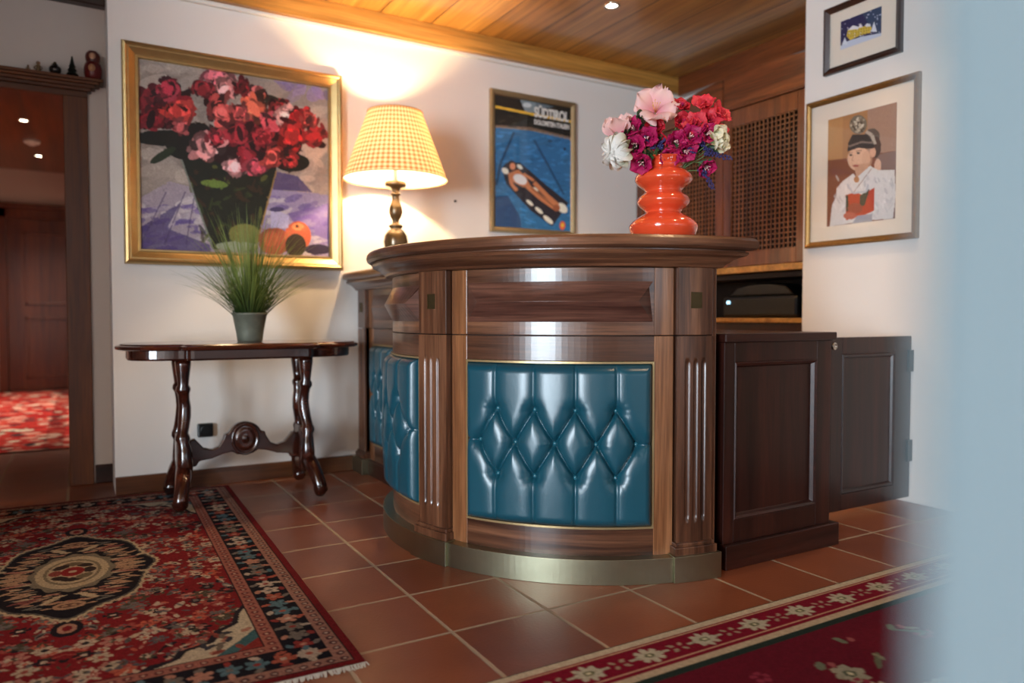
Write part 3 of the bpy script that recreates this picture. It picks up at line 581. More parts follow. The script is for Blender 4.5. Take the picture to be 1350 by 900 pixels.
for i in range(620):
    a = random.uniform(0, 2*PI); r0 = random.uniform(0, .06); ln = random.uniform(.27, .56); sp = min(abs(random.gauss(0, .85)), 1.3)
    if random.random() < .12: sp = random.uniform(.9, 1.35); ln = random.uniform(.3, .4)
    w = random.uniform(.0014, .003); p0 = Vector((.705+r0*math.cos(a), 3.72+r0*math.sin(a), .86)); pts = []
    for k in range(8):
        t = k/7; th = sp*(.62+.62*t*t*random.uniform(.8, 1.2)+.2*t)
        pts.append(p0.copy()); p0 = p0+Vector((math.sin(th)*math.cos(a), math.sin(th)*math.sin(a)*.75, math.cos(th)))*ln/7
    if any(p.y > 4.05 for p in pts): continue
    sd = Vector((-math.sin(a+random.uniform(-1, 1)), math.cos(a), 0)).normalized()*w; vs = []; uv = []
    for k, p in enumerate(pts):
        q = sd*(1-(k/7)**2*.92); vs += [p-q, p+q]; uv += [(0, k/7), (1, k/7)]
    g.add(vs, [(2*k, 2*k+1, 2*k+3, 2*k+2) for k in range(7)], uv, True)
g.build('grass_blades', 'grass', pot, fix=False)
so = thing('wall_socket', (.55, 4.09, .29), 'small black power socket on the wall behind the table', 'socket')
bx((.51, 4.07, .255), (.585, 4.099, .325)).build('housing', 'black', so, .006); G().rings([[(.5475+r*math.cos(t*PI/10), y, .29+r*math.sin(t*PI/10)) for t in range(20)] for r, y in ((.026, 4.0705), (.022, 4.068), (.02, 4.076), (.0, 4.077))], False, False).build('recess', 'black', so)

# ------------------------------------------------------------------ table lamp
LX, LY, LZ = 1.478, 3.78, 1.122
lamp = thing('table_lamp', (LX, LY, LZ), 'lit table lamp with orange gingham shade and turned wooden base', 'lamp')
G().lathe([(.075, 0), (.08, .008), (.078, .02), (.05, .032), (.035, .045), (.03, .06), (.032, .075), (.045, .09), (.06, .12), (.066, .155), (.06, .19), (.042, .218), (.028, .225), (.036, .234), (.04, .24), (.034, .247), (.02, .255), (.018, .27), (.03, .29), (.038, .315), (.034, .345), (.022, .375), (.019, .4), (.026, .408), (.028, .414), (.02, .42), (.02, .432), (.032, .445), (.055, .452), (.058, .462), (.057, .474), (.05, .478), (.02, .48)], (LX, LY, LZ+.001), 48).build('lamp_base', 'lampw', lamp)
g = G(); g.grid(lambda u, v: (LX+(.278-.132*v)*math.cos(2*PI*u), LY+(.278-.132*v)*math.sin(2*PI*u), 1.612+.358*v), 96, 12)
g.build('lamp_shade', 'shade', lamp, fix=False)
g = G(); g.grid(lambda u, v: (LX+(.2745-.132*v)*math.cos(2*PI*u), LY+(.2745-.132*v)*math.sin(2*PI*u), 1.614+.354*v), 96, 6)
g.build('shade_lining', M['lining'], lamp, fix=False, label='plain white shade lining')
for r, z in ((.2785, 1.612), (.1465, 1.97)): G().tube([(LX+r*math.cos(t*PI/32), LY+r*math.sin(t*PI/32), z) for t in range(65)], .003, 6).build('shade_trim', M['trimc'], lamp)
G().tube([(LX, LY, 1.601), (LX, LY, 1.70)], .011, 12).build('bulb_holder', 'white', lamp)
G().lathe([(.012, 0), (.02, .02), (.03, .045), (.031, .06), (.024, .08), (.01, .09), (.001, .091)], (LX, LY, 1.70), 20).build('bulb', emis('bulb', (255, 222, 170), 25), lamp)
bl = bpy.data.lights.new('bulb_light', 'POINT'); bl.energy = 42; bl.color = (1, .70, .38); bl.shadow_soft_size = .028; bo = bpy.data.objects.new('bulb_light', bl); COL.objects.link(bo); bo.location = (LX, LY, 1.83)

# ------------------------------------------------------------------ vase and flowers
VX, VY, VZ = 1.728, 1.935, 1.134
vase = thing('vase', (VX, VY, VZ), 'glossy orange rippled vase on the right of the desk top', 'vase')
pr_ = [(.085, 0), (.098, .004), (.108, .018), (.115, .036), (.117, .05), (.112, .063), (.098, .078), (.078, .092), (.064, .101), (.061, .107), (.066, .115), (.08, .127), (.088, .14), (.089, .149), (.084, .161), (.072, .172), (.064, .18), (.063, .186), (.07, .195), (.085, .207), (.096, .22), (.098, .23), (.094, .242), (.082, .256), (.07, .266), (.066, .274), (.068, .284), (.077, .296), (.088, .305)]
def spl(p, n):
    out = []
    for i in range(len(p)-1):
        for k in range(n):
            t = k/n; a, b, c, d = p[max(i-1, 0)], p[i], p[i+1], p[min(i+2, len(p)-1)]
            out.append(tuple(.5*(2*b[j]+(c[j]-a[j])*t+(2*a[j]-5*b[j]+4*c[j]-d[j])*t*t+(3*b[j]-a[j]-3*c[j]+d[j])*t**3) for j in (0, 1)))
    return out+[p[-1]]
pr_ = [(r*.995, z*.905) for r, z in spl(pr_, 3)]
inner = [(r-.005, z) for r, z in reversed(pr_) if z > .15]+[(.001, .15)]
G().lathe(pr_+inner, (VX, VY, VZ), 64).build('vessel', 'orange', vase)
def petal(g, Mx, L, Wd, a0, a1, ruf, roll=0, seed=0, base=.004, tipw=.55):
    nu, nv = 8, 9; r = random.Random(seed); ph = r.uniform(0, 6); cl = []
    p = [base, 0.0]; path = [tuple(p)]
    for j in range(nv):
        th = a0+(a1-a0)*((j+.5)/nv); p[0] += math.sin(th)*L/nv; p[1] += math.cos(th)*L/nv; path.append(tuple(p))
    def fn(u, v):
        j = min(int(v*nv+.5), nv); s = v; w = Wd*(.12+.88*min(1, s/.6)**.9)*math.sqrt(max(1-(max(s-tipw, 0)/(1.02-tipw))**2, .0)); x = (u-.5)*2
        th = a0+(a1-a0)*s; cup = -.25*w*x*x*1.0; rf = ruf*L*s*s*math.sin(x*5+ph)*abs(x)+ruf*L*.4*s*s*math.sin(x*9+ph*2)
        pr, pz = path[j][0]+math.cos(th)*(cup+rf)*-1, path[j][1]+math.sin(th)*(cup+rf)
        cr = 1-.18*x*x*s; return tuple(Mx @ Vector((pr*cr, w*x, pz)))
    g.grid(fn, nu, nv)
def orient(ax): return Vector(ax).normalized().to_track_quat('Z', 'Y').to_matrix()
def add_stem(p, ax, parent, r=.002):
    p = Vector(p); b = Vector((VX+(p.x-VX)*.35, VY+(p.y-VY)*.35, VZ+.27)); m_ = Vector((VX+(p.x-VX)*.15, VY+(p.y-VY)*.15, VZ+.17))
    c = p-Vector(ax).normalized()*.03; pts = []
    for k in range(9):
        t = k/8; pts.append(p*(1-t)**3+c*3*t*(1-t)**2+b*3*t*t*(1-t)+m_*t**3)
    G().tube(pts, r, 7).build('stem', 'stem', parent)
def bloom(name, p, ax, label, cat, group, mat, layers, stamen=True, leaf=0, seed=1, cm='yel'):
    o = thing(name, p, label, cat, group); R = orient(ax); g = G(); P_ = Vector(p); k = seed*17
    for (n, L, Wd, a0, a1, ruf, off) in layers:
        for i in range(n):
            k += 1; Mx = Matrix.Translation(P_) @ (R @ Matrix.Rotation(2*PI*(i+off)/n+random.uniform(-.12, .12), 3, 'Z')).to_4x4()
            petal(g, Mx, L*random.uniform(.9, 1.1), Wd, a0, a1*random.uniform(.9, 1.1), ruf, seed=k)
    g.build('petals', mat, o, fix=False)
    if stamen:
        s = G(); e = max(l[1] for l in layers)*.55
        for i in range(7):
            d = R @ Vector((random.uniform(-.3, .3), random.uniform(-.3, .3), 1)); s.tube([P_, P_+d*e], .0009, 5); s.ball(P_+d*e, .0022, seg=6, n=4)
        s.build('stamens', cm, o)
    add_stem(p, ax, o)
    for i in range(leaf):
        lg = G(); d = Vector(ax)*.3+Vector((random.uniform(-1, 1), random.uniform(-1, .3), random.uniform(-.4, .4)))
        petal(lg, Matrix.Translation(P_-Vector(ax).normalized()*.02) @ orient(d).to_4x4(), .055, .013, .2, .7, .02, seed=k+i, tipw=.7); lg.build('leaf', 'leaf', o, fix=False)
    return o
FW = Vector((math.sin(.528), math.cos(.528), 0)); RT = Vector((math.cos(.528), -math.sin(.528), 0))
DV = VX*FW.x+VY*FW.y
def fpos(px, py, dd=0):
    d = DV+dd; q = FW*d+RT*((px-675)/974.8*d); return (q.x, q.y, H+(418.7-py)/974.8*d)
def ax_(r, u, f): return tuple(RT*r+Vector((0, 0, u))-FW*f)
HIB = [(5, .085, .042, .5, 1.45, .10, 0)]
bloom('hibiscus', fpos(862, 152, -.03), ax_(-.05, .5, .9), 'large pale pink open hibiscus topping the vase bouquet', 'flower', 'pink hibiscus blooms in the vase', 'p_pink', [(5, .090, .056, .55, 1.6, .26, 0)], leaf=1, seed=1)
bloom('hibiscus', fpos(822, 190, -.03), ax_(-.35, .9, .25), 'pale pink hibiscus seen side-on at the left of the bouquet', 'flower', 'pink hibiscus blooms in the vase', 'p_pink', [(5, .098, .046, .2, .85, .09, .3)], leaf=1, seed=2)
bloom('peony', fpos(820, 200, -.05), ax_(-.75, -.25, .6), 'round white peony hanging low at the left of the vase', 'flower', 'white blooms in the vase', 'p_white', [(5, .07, .04, 1.2, -1.5, .01, 0), (6, .082, .046, 1.45, -1.5, .01, .5), (6, .088, .05, 1.7, -1.2, .015, .2)], stamen=False, leaf=1, seed=3)
bloom('ranunculus', fpos(942, 187, -.09), ax_(.6, .1, .7), 'small creamy ranunculus with green centre at the right of the bouquet', 'flower', 'white blooms in the vase', 'p_cream', [(5, .03, .018, 1.0, -1.4, 0, 0), (6, .044, .026, 1.3, -.6, .03, .5), (6, .052, .032, 1.45, .4, .06, .2)], stamen=False, seed=4)
CR = [(5, .046, .025, .6, 1.35, .05, 0)]
for i, (x, y, a, l) in enumerate([(925, 145, (-.2, .7, .6), 'coral red blossom at the upper left of the red cluster'), (944, 156, (.5, .5, .6), 'coral red blossom at the upper right of the red cluster'), (940, 180, (.4, .0, .9), 'coral red blossom low on the right of the red cluster'), (914, 168, (-.2, .2, .95), 'coral red blossom in front at the middle of the red cluster'), (931, 162, (0, .3, .9), 'coral red blossom at the heart of the red cluster')]):
    bloom('geranium', fpos(x, y, -.03-.01*(i % 2)), ax_(*a), l, 'flower', 'coral red blossoms in the vase', 'p_coral', [(5, .05, .027, .6, 1.3, .1, i*.2), (3, .03, .02, .3, .8, .1, .4)], seed=10+i, leaf=0, cm='p_red')
for i, (x, y, a, l) in enumerate([(894, 147, (.1, .6, .6), 'red blossom just right of the large pink hibiscus'), (896, 166, (.1, .2, .95), 'red blossom below the right edge of the pink hibiscus'), (862, 172, (-.1, .3, .9), 'dark red blossom right under the large pink hibiscus'), (864, 190, (-.1, 0, 1), 'small scarlet blossom in the middle of the bouquet')]):
    bloom('geranium', fpos(x, y, -.035), ax_(*a), l, 'flower', 'red blossoms in the vase', 'p_red', [(5, .042, .024, .5, 1.3, .08, i*.3), (4, .032, .02, .3, .9, .1, .5)], seed=20+i, cm='p_mag')
for i, (x, y, a, l) in enumerate([(837, 175, (-.6, .3, .7), 'magenta blossom between the side-on hibiscus and the dark red blossom'), (838, 196, (-.4, 0, .9), 'magenta blossom just right of the white peony'), (846, 214, (-.3, -.5, .8), 'magenta blossom drooping over the left rim of the vase'), (880, 205, (0, -.6, .8), 'bright pink trumpet blossom hanging over the middle of the vase rim'), (906, 184, (.1, .1, 1), 'large magenta blossom in the middle right of the bouquet'), (927, 180, (.3, 0, .9), 'magenta blossom left of the creamy ranunculus'), (924, 218, (.4, -.6, .6), 'crimson blossom drooping over the right rim of the vase'), (852, 186, (-.2, .1, .9), 'magenta blossom left of the small scarlet one'), (888, 190, (.0, -.1, 1), 'magenta blossom just above the pink trumpet blossom'), (899, 200, (.2, -.3, .9), 'dark magenta blossom at the right half of the vase rim')]):
    bloom('petunia', fpos(x, y, -.05), ax_(*a), l, 'flower', 'magenta blossoms in the vase', 'p_mag', [(5, .052, .026, .35, 1.2, .12, i*.37), (4, .034, .02, .25, .8, .12, i*.1)], seed=30+i, leaf=2, cm='p_pink')
for i, (x, y, x1, y1, l) in enumerate([(846, 186, 862, 197, 'lavender sprig at the left above the vase rim'), (898, 186, 914, 203, 'lavender sprig over the right half of the vase rim'), (922, 186, 932, 206, 'dark lavender sprig beneath the red cluster'), (930, 202, 962, 211, 'lavender sprig sticking out to the far right'), (922, 222, 939, 250, 'lavender sprig hanging down beside the vase on the right'), (866, 200, 874, 186, 'lavender sprig standing up behind the pink trumpet blossom')]):
    p0, p1 = Vector(fpos(x, y, -.06)), Vector(fpos(x1, y1, -.07)); o = thing('lavender_sprig', p0, l, 'flower', 'lavender sprigs in the vase'); g = G()
    for k in range(46):
        t = k/45; a = k*2.4; r = .0095*(1-.5*t); q = p0.lerp(p1, t)+Vector((math.cos(a)*r, math.sin(a)*r*.8, math.sin(a*1.7)*r)); g.ball(q, .0042*(1-.4*t), 1.3, 7, 5)
    g.build('buds', 'p_lav', o); add_stem(p0, (0, 0, 1), o, .0016)
for i, (x, y, r, u, l) in enumerate([(848, 163, -.6, .3, 'dark green leaf below the large hibiscus'), (826, 190, -.3, .9, 'dark green leaf standing behind the white peony'), (905, 203, .3, .2, 'green leaf lying over the vase rim'), (858, 206, -.2, .1, 'dark green leaf in the shade above the vase rim'), (930, 196, .5, .1, 'green leaf under the creamy ranunculus'), (878, 186, .1, .3, 'leafy stem in the very middle of the bouquet'), (912, 178, .2, .5, 'leafy stem behind the large magenta blossom'), (840, 205, -.5, -.1, 'leafy stem between peony and vase rim')]):
    p = fpos(x, y, -.04); o = thing('leafy_stem', p, l, 'leaf', 'loose leaves in the vase')
    for k in range(3):
        g = G(); petal(g, Matrix.Translation(Vector(p)) @ orient(ax_(r+random.uniform(-.5, .5), u+random.uniform(-.4, .4), .35)).to_4x4(), .058, .014, .2, .8, .03, seed=70+i*3+k, tipw=.7); g.build('leaf', 'leaf', o, fix=False)
    add_stem(p, (0, 0, 1), o, .0016)

# ------------------------------------------------------------------ pictures on the walls
def blossom(A, x, y, r, c, n=26, seed=0):
    q = random.Random(seed+int(x*7+y)); c = np.array(c, float)
    for i in range(n):
        t = i/n; a = q.uniform(0, 6.28); d = r*(1-t)*q.uniform(.5, 1.0); k = q.choice((.34, .6, .8, 1.0, 1.12, 1.35))*(0.72+.4*t)
        A.ell(x+d*math.cos(a), y+d*math.sin(a)*.9, r*q.uniform(.28, .55), r*q.uniform(.14, .3), tuple(np.clip(c*k+q.uniform(-8, 12), 0, 255)), q.uniform(0, 3.1))
def quad(tl, tr, bl, br):                 # crop pixel -> unit coordinates of the picture
    def tf(x, y):
        u = (x-tl[0])/(tr[0]-tl[0])
        for _ in range(2):
            xl = tl[0]+(bl[0]-tl[0])*0; u = (x-tl[0])/(tr[0]-tl[0]); yt = tl[1]+(tr[1]-tl[1])*u; yb = bl[1]+(br[1]-bl[1])*u
        return u, (y-yt)/(yb-yt)
    return tf
pm = thing('flower_painting', (.73, 4.09, 1.67), 'large gold-framed oil painting of red and pink flowers in a vase', 'painting')
mp = back_map(.19, 1.135, 4.098); PW, PH = 1.087, 1.078
frame(mp, PW, PH, [(0, 0), (0, .03), (.006, .042), (.016, .046), (.024, .04), (.03, .04), (.052, .026), (.06, .022), (.064, .026), (.072, .026), (.076, .012)]).build('picture_frame', 'gold', pm)
A = Art(300, 300, (150, 140, 132), quad((58, 100), (772, 212), (58, 822), (770, 845)))
q = random.Random(3)
for i in range(260):
    x, y = q.uniform(50, 780), q.uniform(90, 640); c = np.array((158, 148, 140))*q.uniform(.78, 1.2)
    if x > 560 and y < 330: c = np.array((120, 105, 150))*q.uniform(.8, 1.25) if y < 130+ .45*(x-400) else c
    if x > 600 and y > 350: c = np.array((188, 165, 150))*q.uniform(.85, 1.12)
    A.ell(x, y, q.uniform(25, 60), q.uniform(10, 28), tuple(np.clip(c, 0, 255)), q.uniform(-.8, .8), .6)
A.poly([(40, 640), (160, 562), (260, 590), (330, 860), (40, 860)], (158, 148, 162)); A.poly([(500, 585), (790, 612), (790, 870), (440, 870)], (150, 138, 172))
for i in range(120):
    s_ = q.random() < .5; x, y = (q.uniform(50, 300), q.uniform(620, 830)) if s_ else (q.uniform(520, 775), q.uniform(620, 850)); A.ell(x, y, q.uniform(15, 45), q.uniform(5, 13), q.choice(((92, 76, 140), (176, 168, 182), (120, 100, 160), (196, 188, 192))), q.uniform(-.5, .1), .7)
A.poly([(55, 740), (200, 640), (150, 740), (300, 800), (300, 830), (55, 830)], (66, 50, 112), .8); A.poly([(600, 680), (772, 640), (772, 780), (640, 740)], (98, 76, 150), .75)
for x0, x1 in ((60, 150), (140, 215), (215, 250)): A.line([(x0, 800), (x1, 600)], 5, (70, 56, 100), .7)
A.poly([(545, 520), (640, 540), (700, 600), (540, 590)], (70, 55, 110), .85)
A.poly([(185, 430), (560, 500), (470, 825), (308, 815)], (26, 30, 22))
for i in range(90):
    x = q.uniform(230, 520); y = q.uniform(500, 790); w = (y-430)/400*80
    if 200+w < x < 545-w*.8: A.ell(x, y, q.uniform(8, 26), q.uniform(4, 9), q.choice(((52, 62, 30), (36, 46, 26), (20, 22, 18), (88, 92, 44), (60, 40, 26))), q.uniform(0, 3), .8)
A.ell(430, 760, 60, 40, (120, 118, 62)); A.ell(320, 570, 50, 14, (104, 126, 56), .1); A.ell(400, 805, 80, 18, (150, 160, 140)); A.line([(190, 440), (312, 815)], 6, (120, 128, 120)); A.line([(556, 520), (470, 815)], 6, (150, 120, 70))
A.ell(150, 400, 110, 30, (18, 20, 16)); A.ell(210, 420, 60, 60, (22, 22, 18)); A.ell(140, 465, 52, 15, (36, 48, 30), -.6); A.ell(260, 400, 70, 60, (24, 20, 18)); A.ell(470, 420, 190, 100, (40, 18, 20)); A.ell(620, 490, 70, 34, (26, 26, 18)); A.ell(560, 270, 60, 22, (40, 40, 30), .5)
for (x, y, r, c) in [(140, 270, 92, (136, 34, 46)), (100, 330, 60, (120, 24, 36)), (190, 300, 58, (196, 60, 56)), (160, 220, 50, (150, 46, 62)), (200, 360, 34, (200, 90, 92)), (340, 180, 54, (196, 104, 116)), (280, 220, 50, (160, 44, 54)), (360, 215, 50, (222, 140, 140)), (430, 210, 40, (128, 26, 38)), (480, 240, 40, (214, 110, 110)), (350, 300, 60, (206, 88, 84)), (470, 285, 64, (226, 106, 80)), (570, 280, 40, (140, 36, 40)), (545, 345, 60, (204, 80, 92)), (596, 315, 42, (232, 168, 162)), (650, 320, 52, (176, 36, 42)), (705, 390, 52, (168, 38, 44)), (625, 390, 60, (184, 42, 44)), (690, 330, 34, (206, 80, 76)), (415, 380, 66, (158, 44, 56)), (300, 425, 66, (226, 150, 150)), (330, 400, 34, (158, 44, 56)), (395, 505, 46, (228, 158, 160)), (445, 460, 48, (150, 36, 50)), (475, 505, 40, (196, 76, 92)), (540, 470, 48, (200, 72, 66)), (610, 480, 34, (166, 44, 46)), (510, 400, 44, (160, 40, 50)), (420, 300, 40, (190, 80, 80))]:
    blossom(A, x, y, r*1.12, np.array(c)*.92, 30)
A.ell(545, 785, 64, 52, (142, 74, 52)); A.ell(530, 775, 30, 30, (176, 90, 60), 0, .7); A.ell(640, 765, 54, 56, (178, 86, 58)); A.ell(630, 800, 42, 44, (48, 36, 24)); A.ell(640, 730, 24, 14, (232, 130, 84)); A.ell(636, 728, 8, 7, (70, 40, 24)); A.ell(720, 815, 54, 20, (44, 34, 60))
A.poly([(532, 655), (606, 690), (600, 735), (532, 735)], (178, 172, 206)); A.ell(556, 665, 30, 9, (70, 60, 100)); A.brush(1500, .006, .015, .2); A.grain(.1)
A.mesh('canvas', lambda u, v: (.19+.07+u*(PW-.14), 0*u+4.085, 1.135+PH-.07-v*(PH-.14)), 'paint', pm)

po = thing('travel_poster', (2.55, 4.09, 1.85), 'framed blue travel poster of a sunbather floating on a pool', 'poster')
mp = back_map(2.225, 1.41, 4.098); PW, PH = .645, .888
frame(mp, PW, PH, [(0, 0), (0, .022), (.004, .028), (.016, .028), (.03, .02), (.036, .012)]).build('picture_frame', 'goldl', po)
A = Art(200, 280, (46, 104, 150), quad((98, 75), (543, 132), (90, 838), (543, 872)))
q = random.Random(5)
for i in range(420):
    x, y = q.uniform(90, 545), q.uniform(270, 870); c = np.array((52, 110, 156))*q.uniform(.75, 1.3); A.ell(x, y, q.uniform(8, 26), q.uniform(3, 9), tuple(np.clip(c, 0, 255)), q.uniform(-.3, .5), .6)
A.poly([(90, 665), (170, 660), (240, 780), (250, 880), (80, 860)], (34, 62, 104), .85)
A.poly([(80, 60), (560, 100), (560, 320), (400, 285), (80, 262)], (28, 28, 26)); A.poly([(240, 100), (330, 110), (330, 170), (270, 170)], (120, 134, 140)); A.poly([(330, 110), (440, 130), (400, 140), (330, 140)], (96, 108, 116)); A.ell(280, 128, 26, 14, (190, 196, 198))
A.line([(85, 255), (300, 262), (545, 312)], 10, (120, 96, 78)); A.line([(85, 262), (300, 272), (545, 322)], 6, (150, 130, 110))
for i in range(60): A.ell(q.uniform(95, 540), q.uniform(180, 260), 14, 5, q.choice(((44, 42, 34), (22, 26, 20), (60, 54, 44))), 0, .8)
A.line([(205, 290), (130, 470), (105, 600)], 14, (24, 50, 76), .8); A.line([(320, 330), (400, 470), (500, 650)], 14, (30, 58, 88), .7)
A.line([(85, 143), (325, 182), (545, 216)], 15, (226, 172, 62))
A.poly([(135, 500), (160, 470), (240, 465), (400, 600), (530, 700), (430, 840), (300, 745), (160, 590)], (44, 42, 50))
for p in ((155, 515, 20, 26), (238, 490, 18, 18), (296, 700, 24, 16), (350, 745, 26, 18), (405, 800, 34, 22), (490, 730, 34, 40), (330, 620, 16, 12), (425, 675, 24, 12)): A.ell(p[0], p[1], p[2]*1.1, p[3]*.62, (226, 218, 200), .7)
SK = (186, 120, 82); A.line([(180, 530), (190, 590), (222, 630)], 20, SK); A.line([(260, 530), (320, 570)], 16, SK); A.poly([(170, 530), (230, 505), (270, 545), (300, 600), (260, 610), (200, 580)], SK); A.ell(192, 486, 27, 32, (58, 36, 30)); A.ell(197, 488, 16, 20, (200, 134, 100))
A.line([(280, 600), (360, 670), (455, 735)], 30, SK); A.line([(320, 580), (400, 660), (465, 715)], 26, SK); A.ell(455, 730, 22, 20, (150, 88, 60)); A.ell(240, 563, 42, 27, (236, 230, 220), .5); A.line([(300, 610), (440, 722)], 5, (110, 66, 46))
A.ell(492, 835, 18, 26, (222, 96, 60)); A.ell(492, 833, 9, 12, (240, 180, 70)); A.ell(505, 380, 8, 8, (20, 30, 40)); A.ell(415, 335, 14, 8, (40, 70, 100)); A.grain(.05)
A.a = np.clip(A.a*1.35, 0, .9); A.mesh('print', lambda u, v: (2.225+.034+u*(PW-.068), 0*u+4.085, 1.41+PH-.034-v*(PH-.068)), 'print', po)
def text(body, size, loc, mat, parent, bold=.0, sx=1, rot=(PI/2, 0, 0)):
    c = bpy.data.curves.new('lettering', 'FONT'); c.body = body; c.size = size; c.offset = bold; c.extrude = .0006
    o = bpy.data.objects.new('tmp', c); COL.objects.link(o); dg = bpy.context.evaluated_depsgraph_get(); me = bpy.data.meshes.new_from_object(o.evaluated_get(dg)); bpy.data.objects.remove(o)
    xs = [v.co.x for v in me.vertices]; x0, x1 = min(xs), max(xs)
    for v in me.vertices: v.co.x = (v.co.x-x0)*sx/(x1-x0)
    me.materials.clear(); me.materials.append(mat); t = bpy.data.objects.new('lettering', me); COL.objects.link(t); t.parent = parent; t.location = Vector(loc)-WL[parent.name]; t.rotation_euler = rot; return t
wp = plain('poster_white', (238, 236, 230), .6)
text('SÜDTIROL', .085, (2.548, 4.083, 2.168), wp, po, .0035, .268); text('DOLOMITEN ITALIEN', .042, (2.548, 4.083, 2.118), wp, po, .0016, .272)
pane(mp, PW, PH, .03, .0165).build('glass', 'glass', po)

pp = thing('portrait_picture', (3.35, 2.32, 1.62), 'gold-framed portrait of a child in folk costume on the right wall', 'picture')
mp = side_map(2.63, 1.238, 3.359); PW, PH = .613, .762
frame(mp, PW, PH, [(0, 0), (0, .022), (.005, .028), (.014, .027), (.024, .02), (.03, .014)]).build('picture_frame', 'goldd', pp)
pane(mp, PW, PH, .026, .008).build('mount', 'mat', pp)
A = Art(150, 220, (160, 118, 82), quad((58, 140), (515, 25), (65, 845), (520, 790)))
q = random.Random(9)
for x, y, w in ((58, 150, 0),): pass
A.poly([(50, 100), (165, 80), (165, 420), (50, 420)], (176, 130, 84)); A.poly([(165, 60), (330, 40), (330, 420), (165, 420)], (166, 120, 80)); A.poly([(330, 40), (530, 0), (530, 360), (330, 380)], (158, 128, 112))
A.poly([(40, 408), (200, 390), (530, 342), (530, 860), (40, 860)], (122, 72, 54)); A.poly([(380, 370), (530, 342), (530, 800), (480, 800)], (128, 104, 98))
A.ell(268, 170, 58, 62, (112, 104, 92))
for i in range(60): a = q.uniform(0, 6.28); d = q.uniform(0, 50); A.ell(268+d*math.cos(a), 170+d*math.sin(a), q.uniform(5, 14), q.uniform(4, 8), q.choice(((176, 166, 148), (70, 62, 54), (140, 130, 114), (206, 198, 180))), q.uniform(0, 3))
A.ell(360, 250, 50, 54, (92, 82, 76)); A.ell(385, 320, 34, 70, (70, 52, 46)); A.line([(320, 215), (360, 240), (380, 300)], 22, (170, 160, 148))
A.ell(275, 395, 76, 80, (212, 172, 146)); A.poly([(245, 440), (340, 420), (345, 480), (262, 520)], (190, 148, 124)); A.ell(366, 352, 20, 34, (206, 160, 136)); A.ell(330, 400, 34, 60, (198, 154, 128), 0, .6)
A.poly([(198, 348), (202, 290), (230, 235), (330, 235), (368, 285), (376, 325), (340, 330), (270, 322)], (36, 28, 28)); A.line([(204, 315), (290, 285), (366, 290)], 12, (120, 106, 98))
A.line([(205, 358), (235, 352)], 5, (60, 44, 38)); A.line([(255, 345), (292, 338)], 5, (60, 44, 38)); A.ell(222, 370, 11, 6, (40, 30, 28)); A.ell(272, 357, 12, 7, (40, 30, 28)); A.line([(238, 370), (230, 405), (244, 410)], 4, (168, 122, 100)); A.ell(255, 440, 22, 7, (156, 78, 72)); A.ell(400, 440, 22, 44, (206, 170, 150))
A.poly([(125, 590), (165, 545), (240, 490), (262, 520), (350, 440), (400, 470), (505, 470), (515, 640), (500, 790), (340, 800), (80, 842), (95, 700), (125, 640)], (206, 206, 208))
for i in range(70): A.ell(q.uniform(110, 500), q.uniform(520, 790), q.uniform(10, 30), q.uniform(3, 9), q.choice(((184, 186, 192), (222, 222, 224), (168, 170, 178))), q.uniform(.8, 2.2), .6)
A.ell(262, 530, 18, 22, (170, 120, 84)); A.poly([(190, 632), (260, 615), (300, 630), (380, 585), (382, 735), (330, 760), (195, 800)], (176, 70, 50)); A.poly([(285, 640), (350, 590), (320, 700), (285, 715)], (66, 74, 62)); A.poly([(190, 640), (205, 630), (215, 735), (195, 745)], (70, 72, 60)); A.ell(255, 720, 50, 34, (150, 78, 62)); A.ell(220, 770, 44, 24, (176, 96, 82)); A.line([(240, 620), (330, 500), (360, 460)], 4, (140, 110, 100))
A.poly([(270, 770), (370, 755), (370, 830), (230, 830)], (150, 156, 170)); A.line([(200, 560), (240, 620), (330, 610), (340, 560)], 12, (176, 182, 192)); A.brush(500, .008, .016, .1); A.grain(.05)
A.mesh('print', lambda u, v: (0*u+3.359-.0095, 2.505-u*.375, 1.89-v*.55), 'print', pp)
pane(mp, PW, PH, .026, .014).build('glass', 'glass', pp)

ps = thing('night_scene_picture', (3.35, 2.32, 2.28), 'small dark-framed picture of a snowy house at night above the portrait', 'picture')
mp = side_map(2.53, 2.117, 3.359); PW, PH = .42, .337
frame(mp, PW, PH, [(0, 0), (0, .022), (.004, .026), (.012, .026), (.026, .016), (.032, .012)]).build('picture_frame', 'dark_v', ps)
pane(mp, PW, PH, .028, .007).build('mount', 'mat', ps)
A = Art(130, 84, (34, 38, 84), quad((250, 245), (735, 70), (255, 605), (735, 360)))
A.poly([(500, 140), (740, 60), (740, 380), (640, 330)], (52, 78, 104), .7)
A.poly([(240, 560), (340, 480), (500, 410), (740, 330), (740, 380), (600, 480), (255, 620)], (196, 204, 222)); A.poly([(255, 610), (735, 362), (735, 450), (255, 700)], (226, 220, 210))
A.poly([(325, 420), (340, 345), (470, 310), (600, 275), (625, 300), (610, 350), (480, 400), (370, 465)], (206, 178, 70)); A.poly([(335, 350), (400, 290), (470, 300), (470, 325)], (216, 220, 228)); A.poly([(540, 285), (570, 255), (615, 270), (600, 290)], (216, 220, 228)); A.poly([(465, 315), (490, 262), (520, 300)], (220, 222, 230))
q = random.Random(2)
for i in range(26): A.ell(350+i % 9*30+q.uniform(-5, 5), 370-(i % 9)*9+(i//9)*28, 5, 7, (90, 74, 40))
for p in ((650, 230, 330), (305, 435, 520)): A.poly([(p[0], p[1]), (p[0]+34, p[2]), (p[0]-34, p[2]+8)], (214, 220, 230))
for i in range(46): A.ell(q.uniform(255, 730), q.uniform(110, 420), 6, 6, (206, 212, 236), 0, .9) if True else None
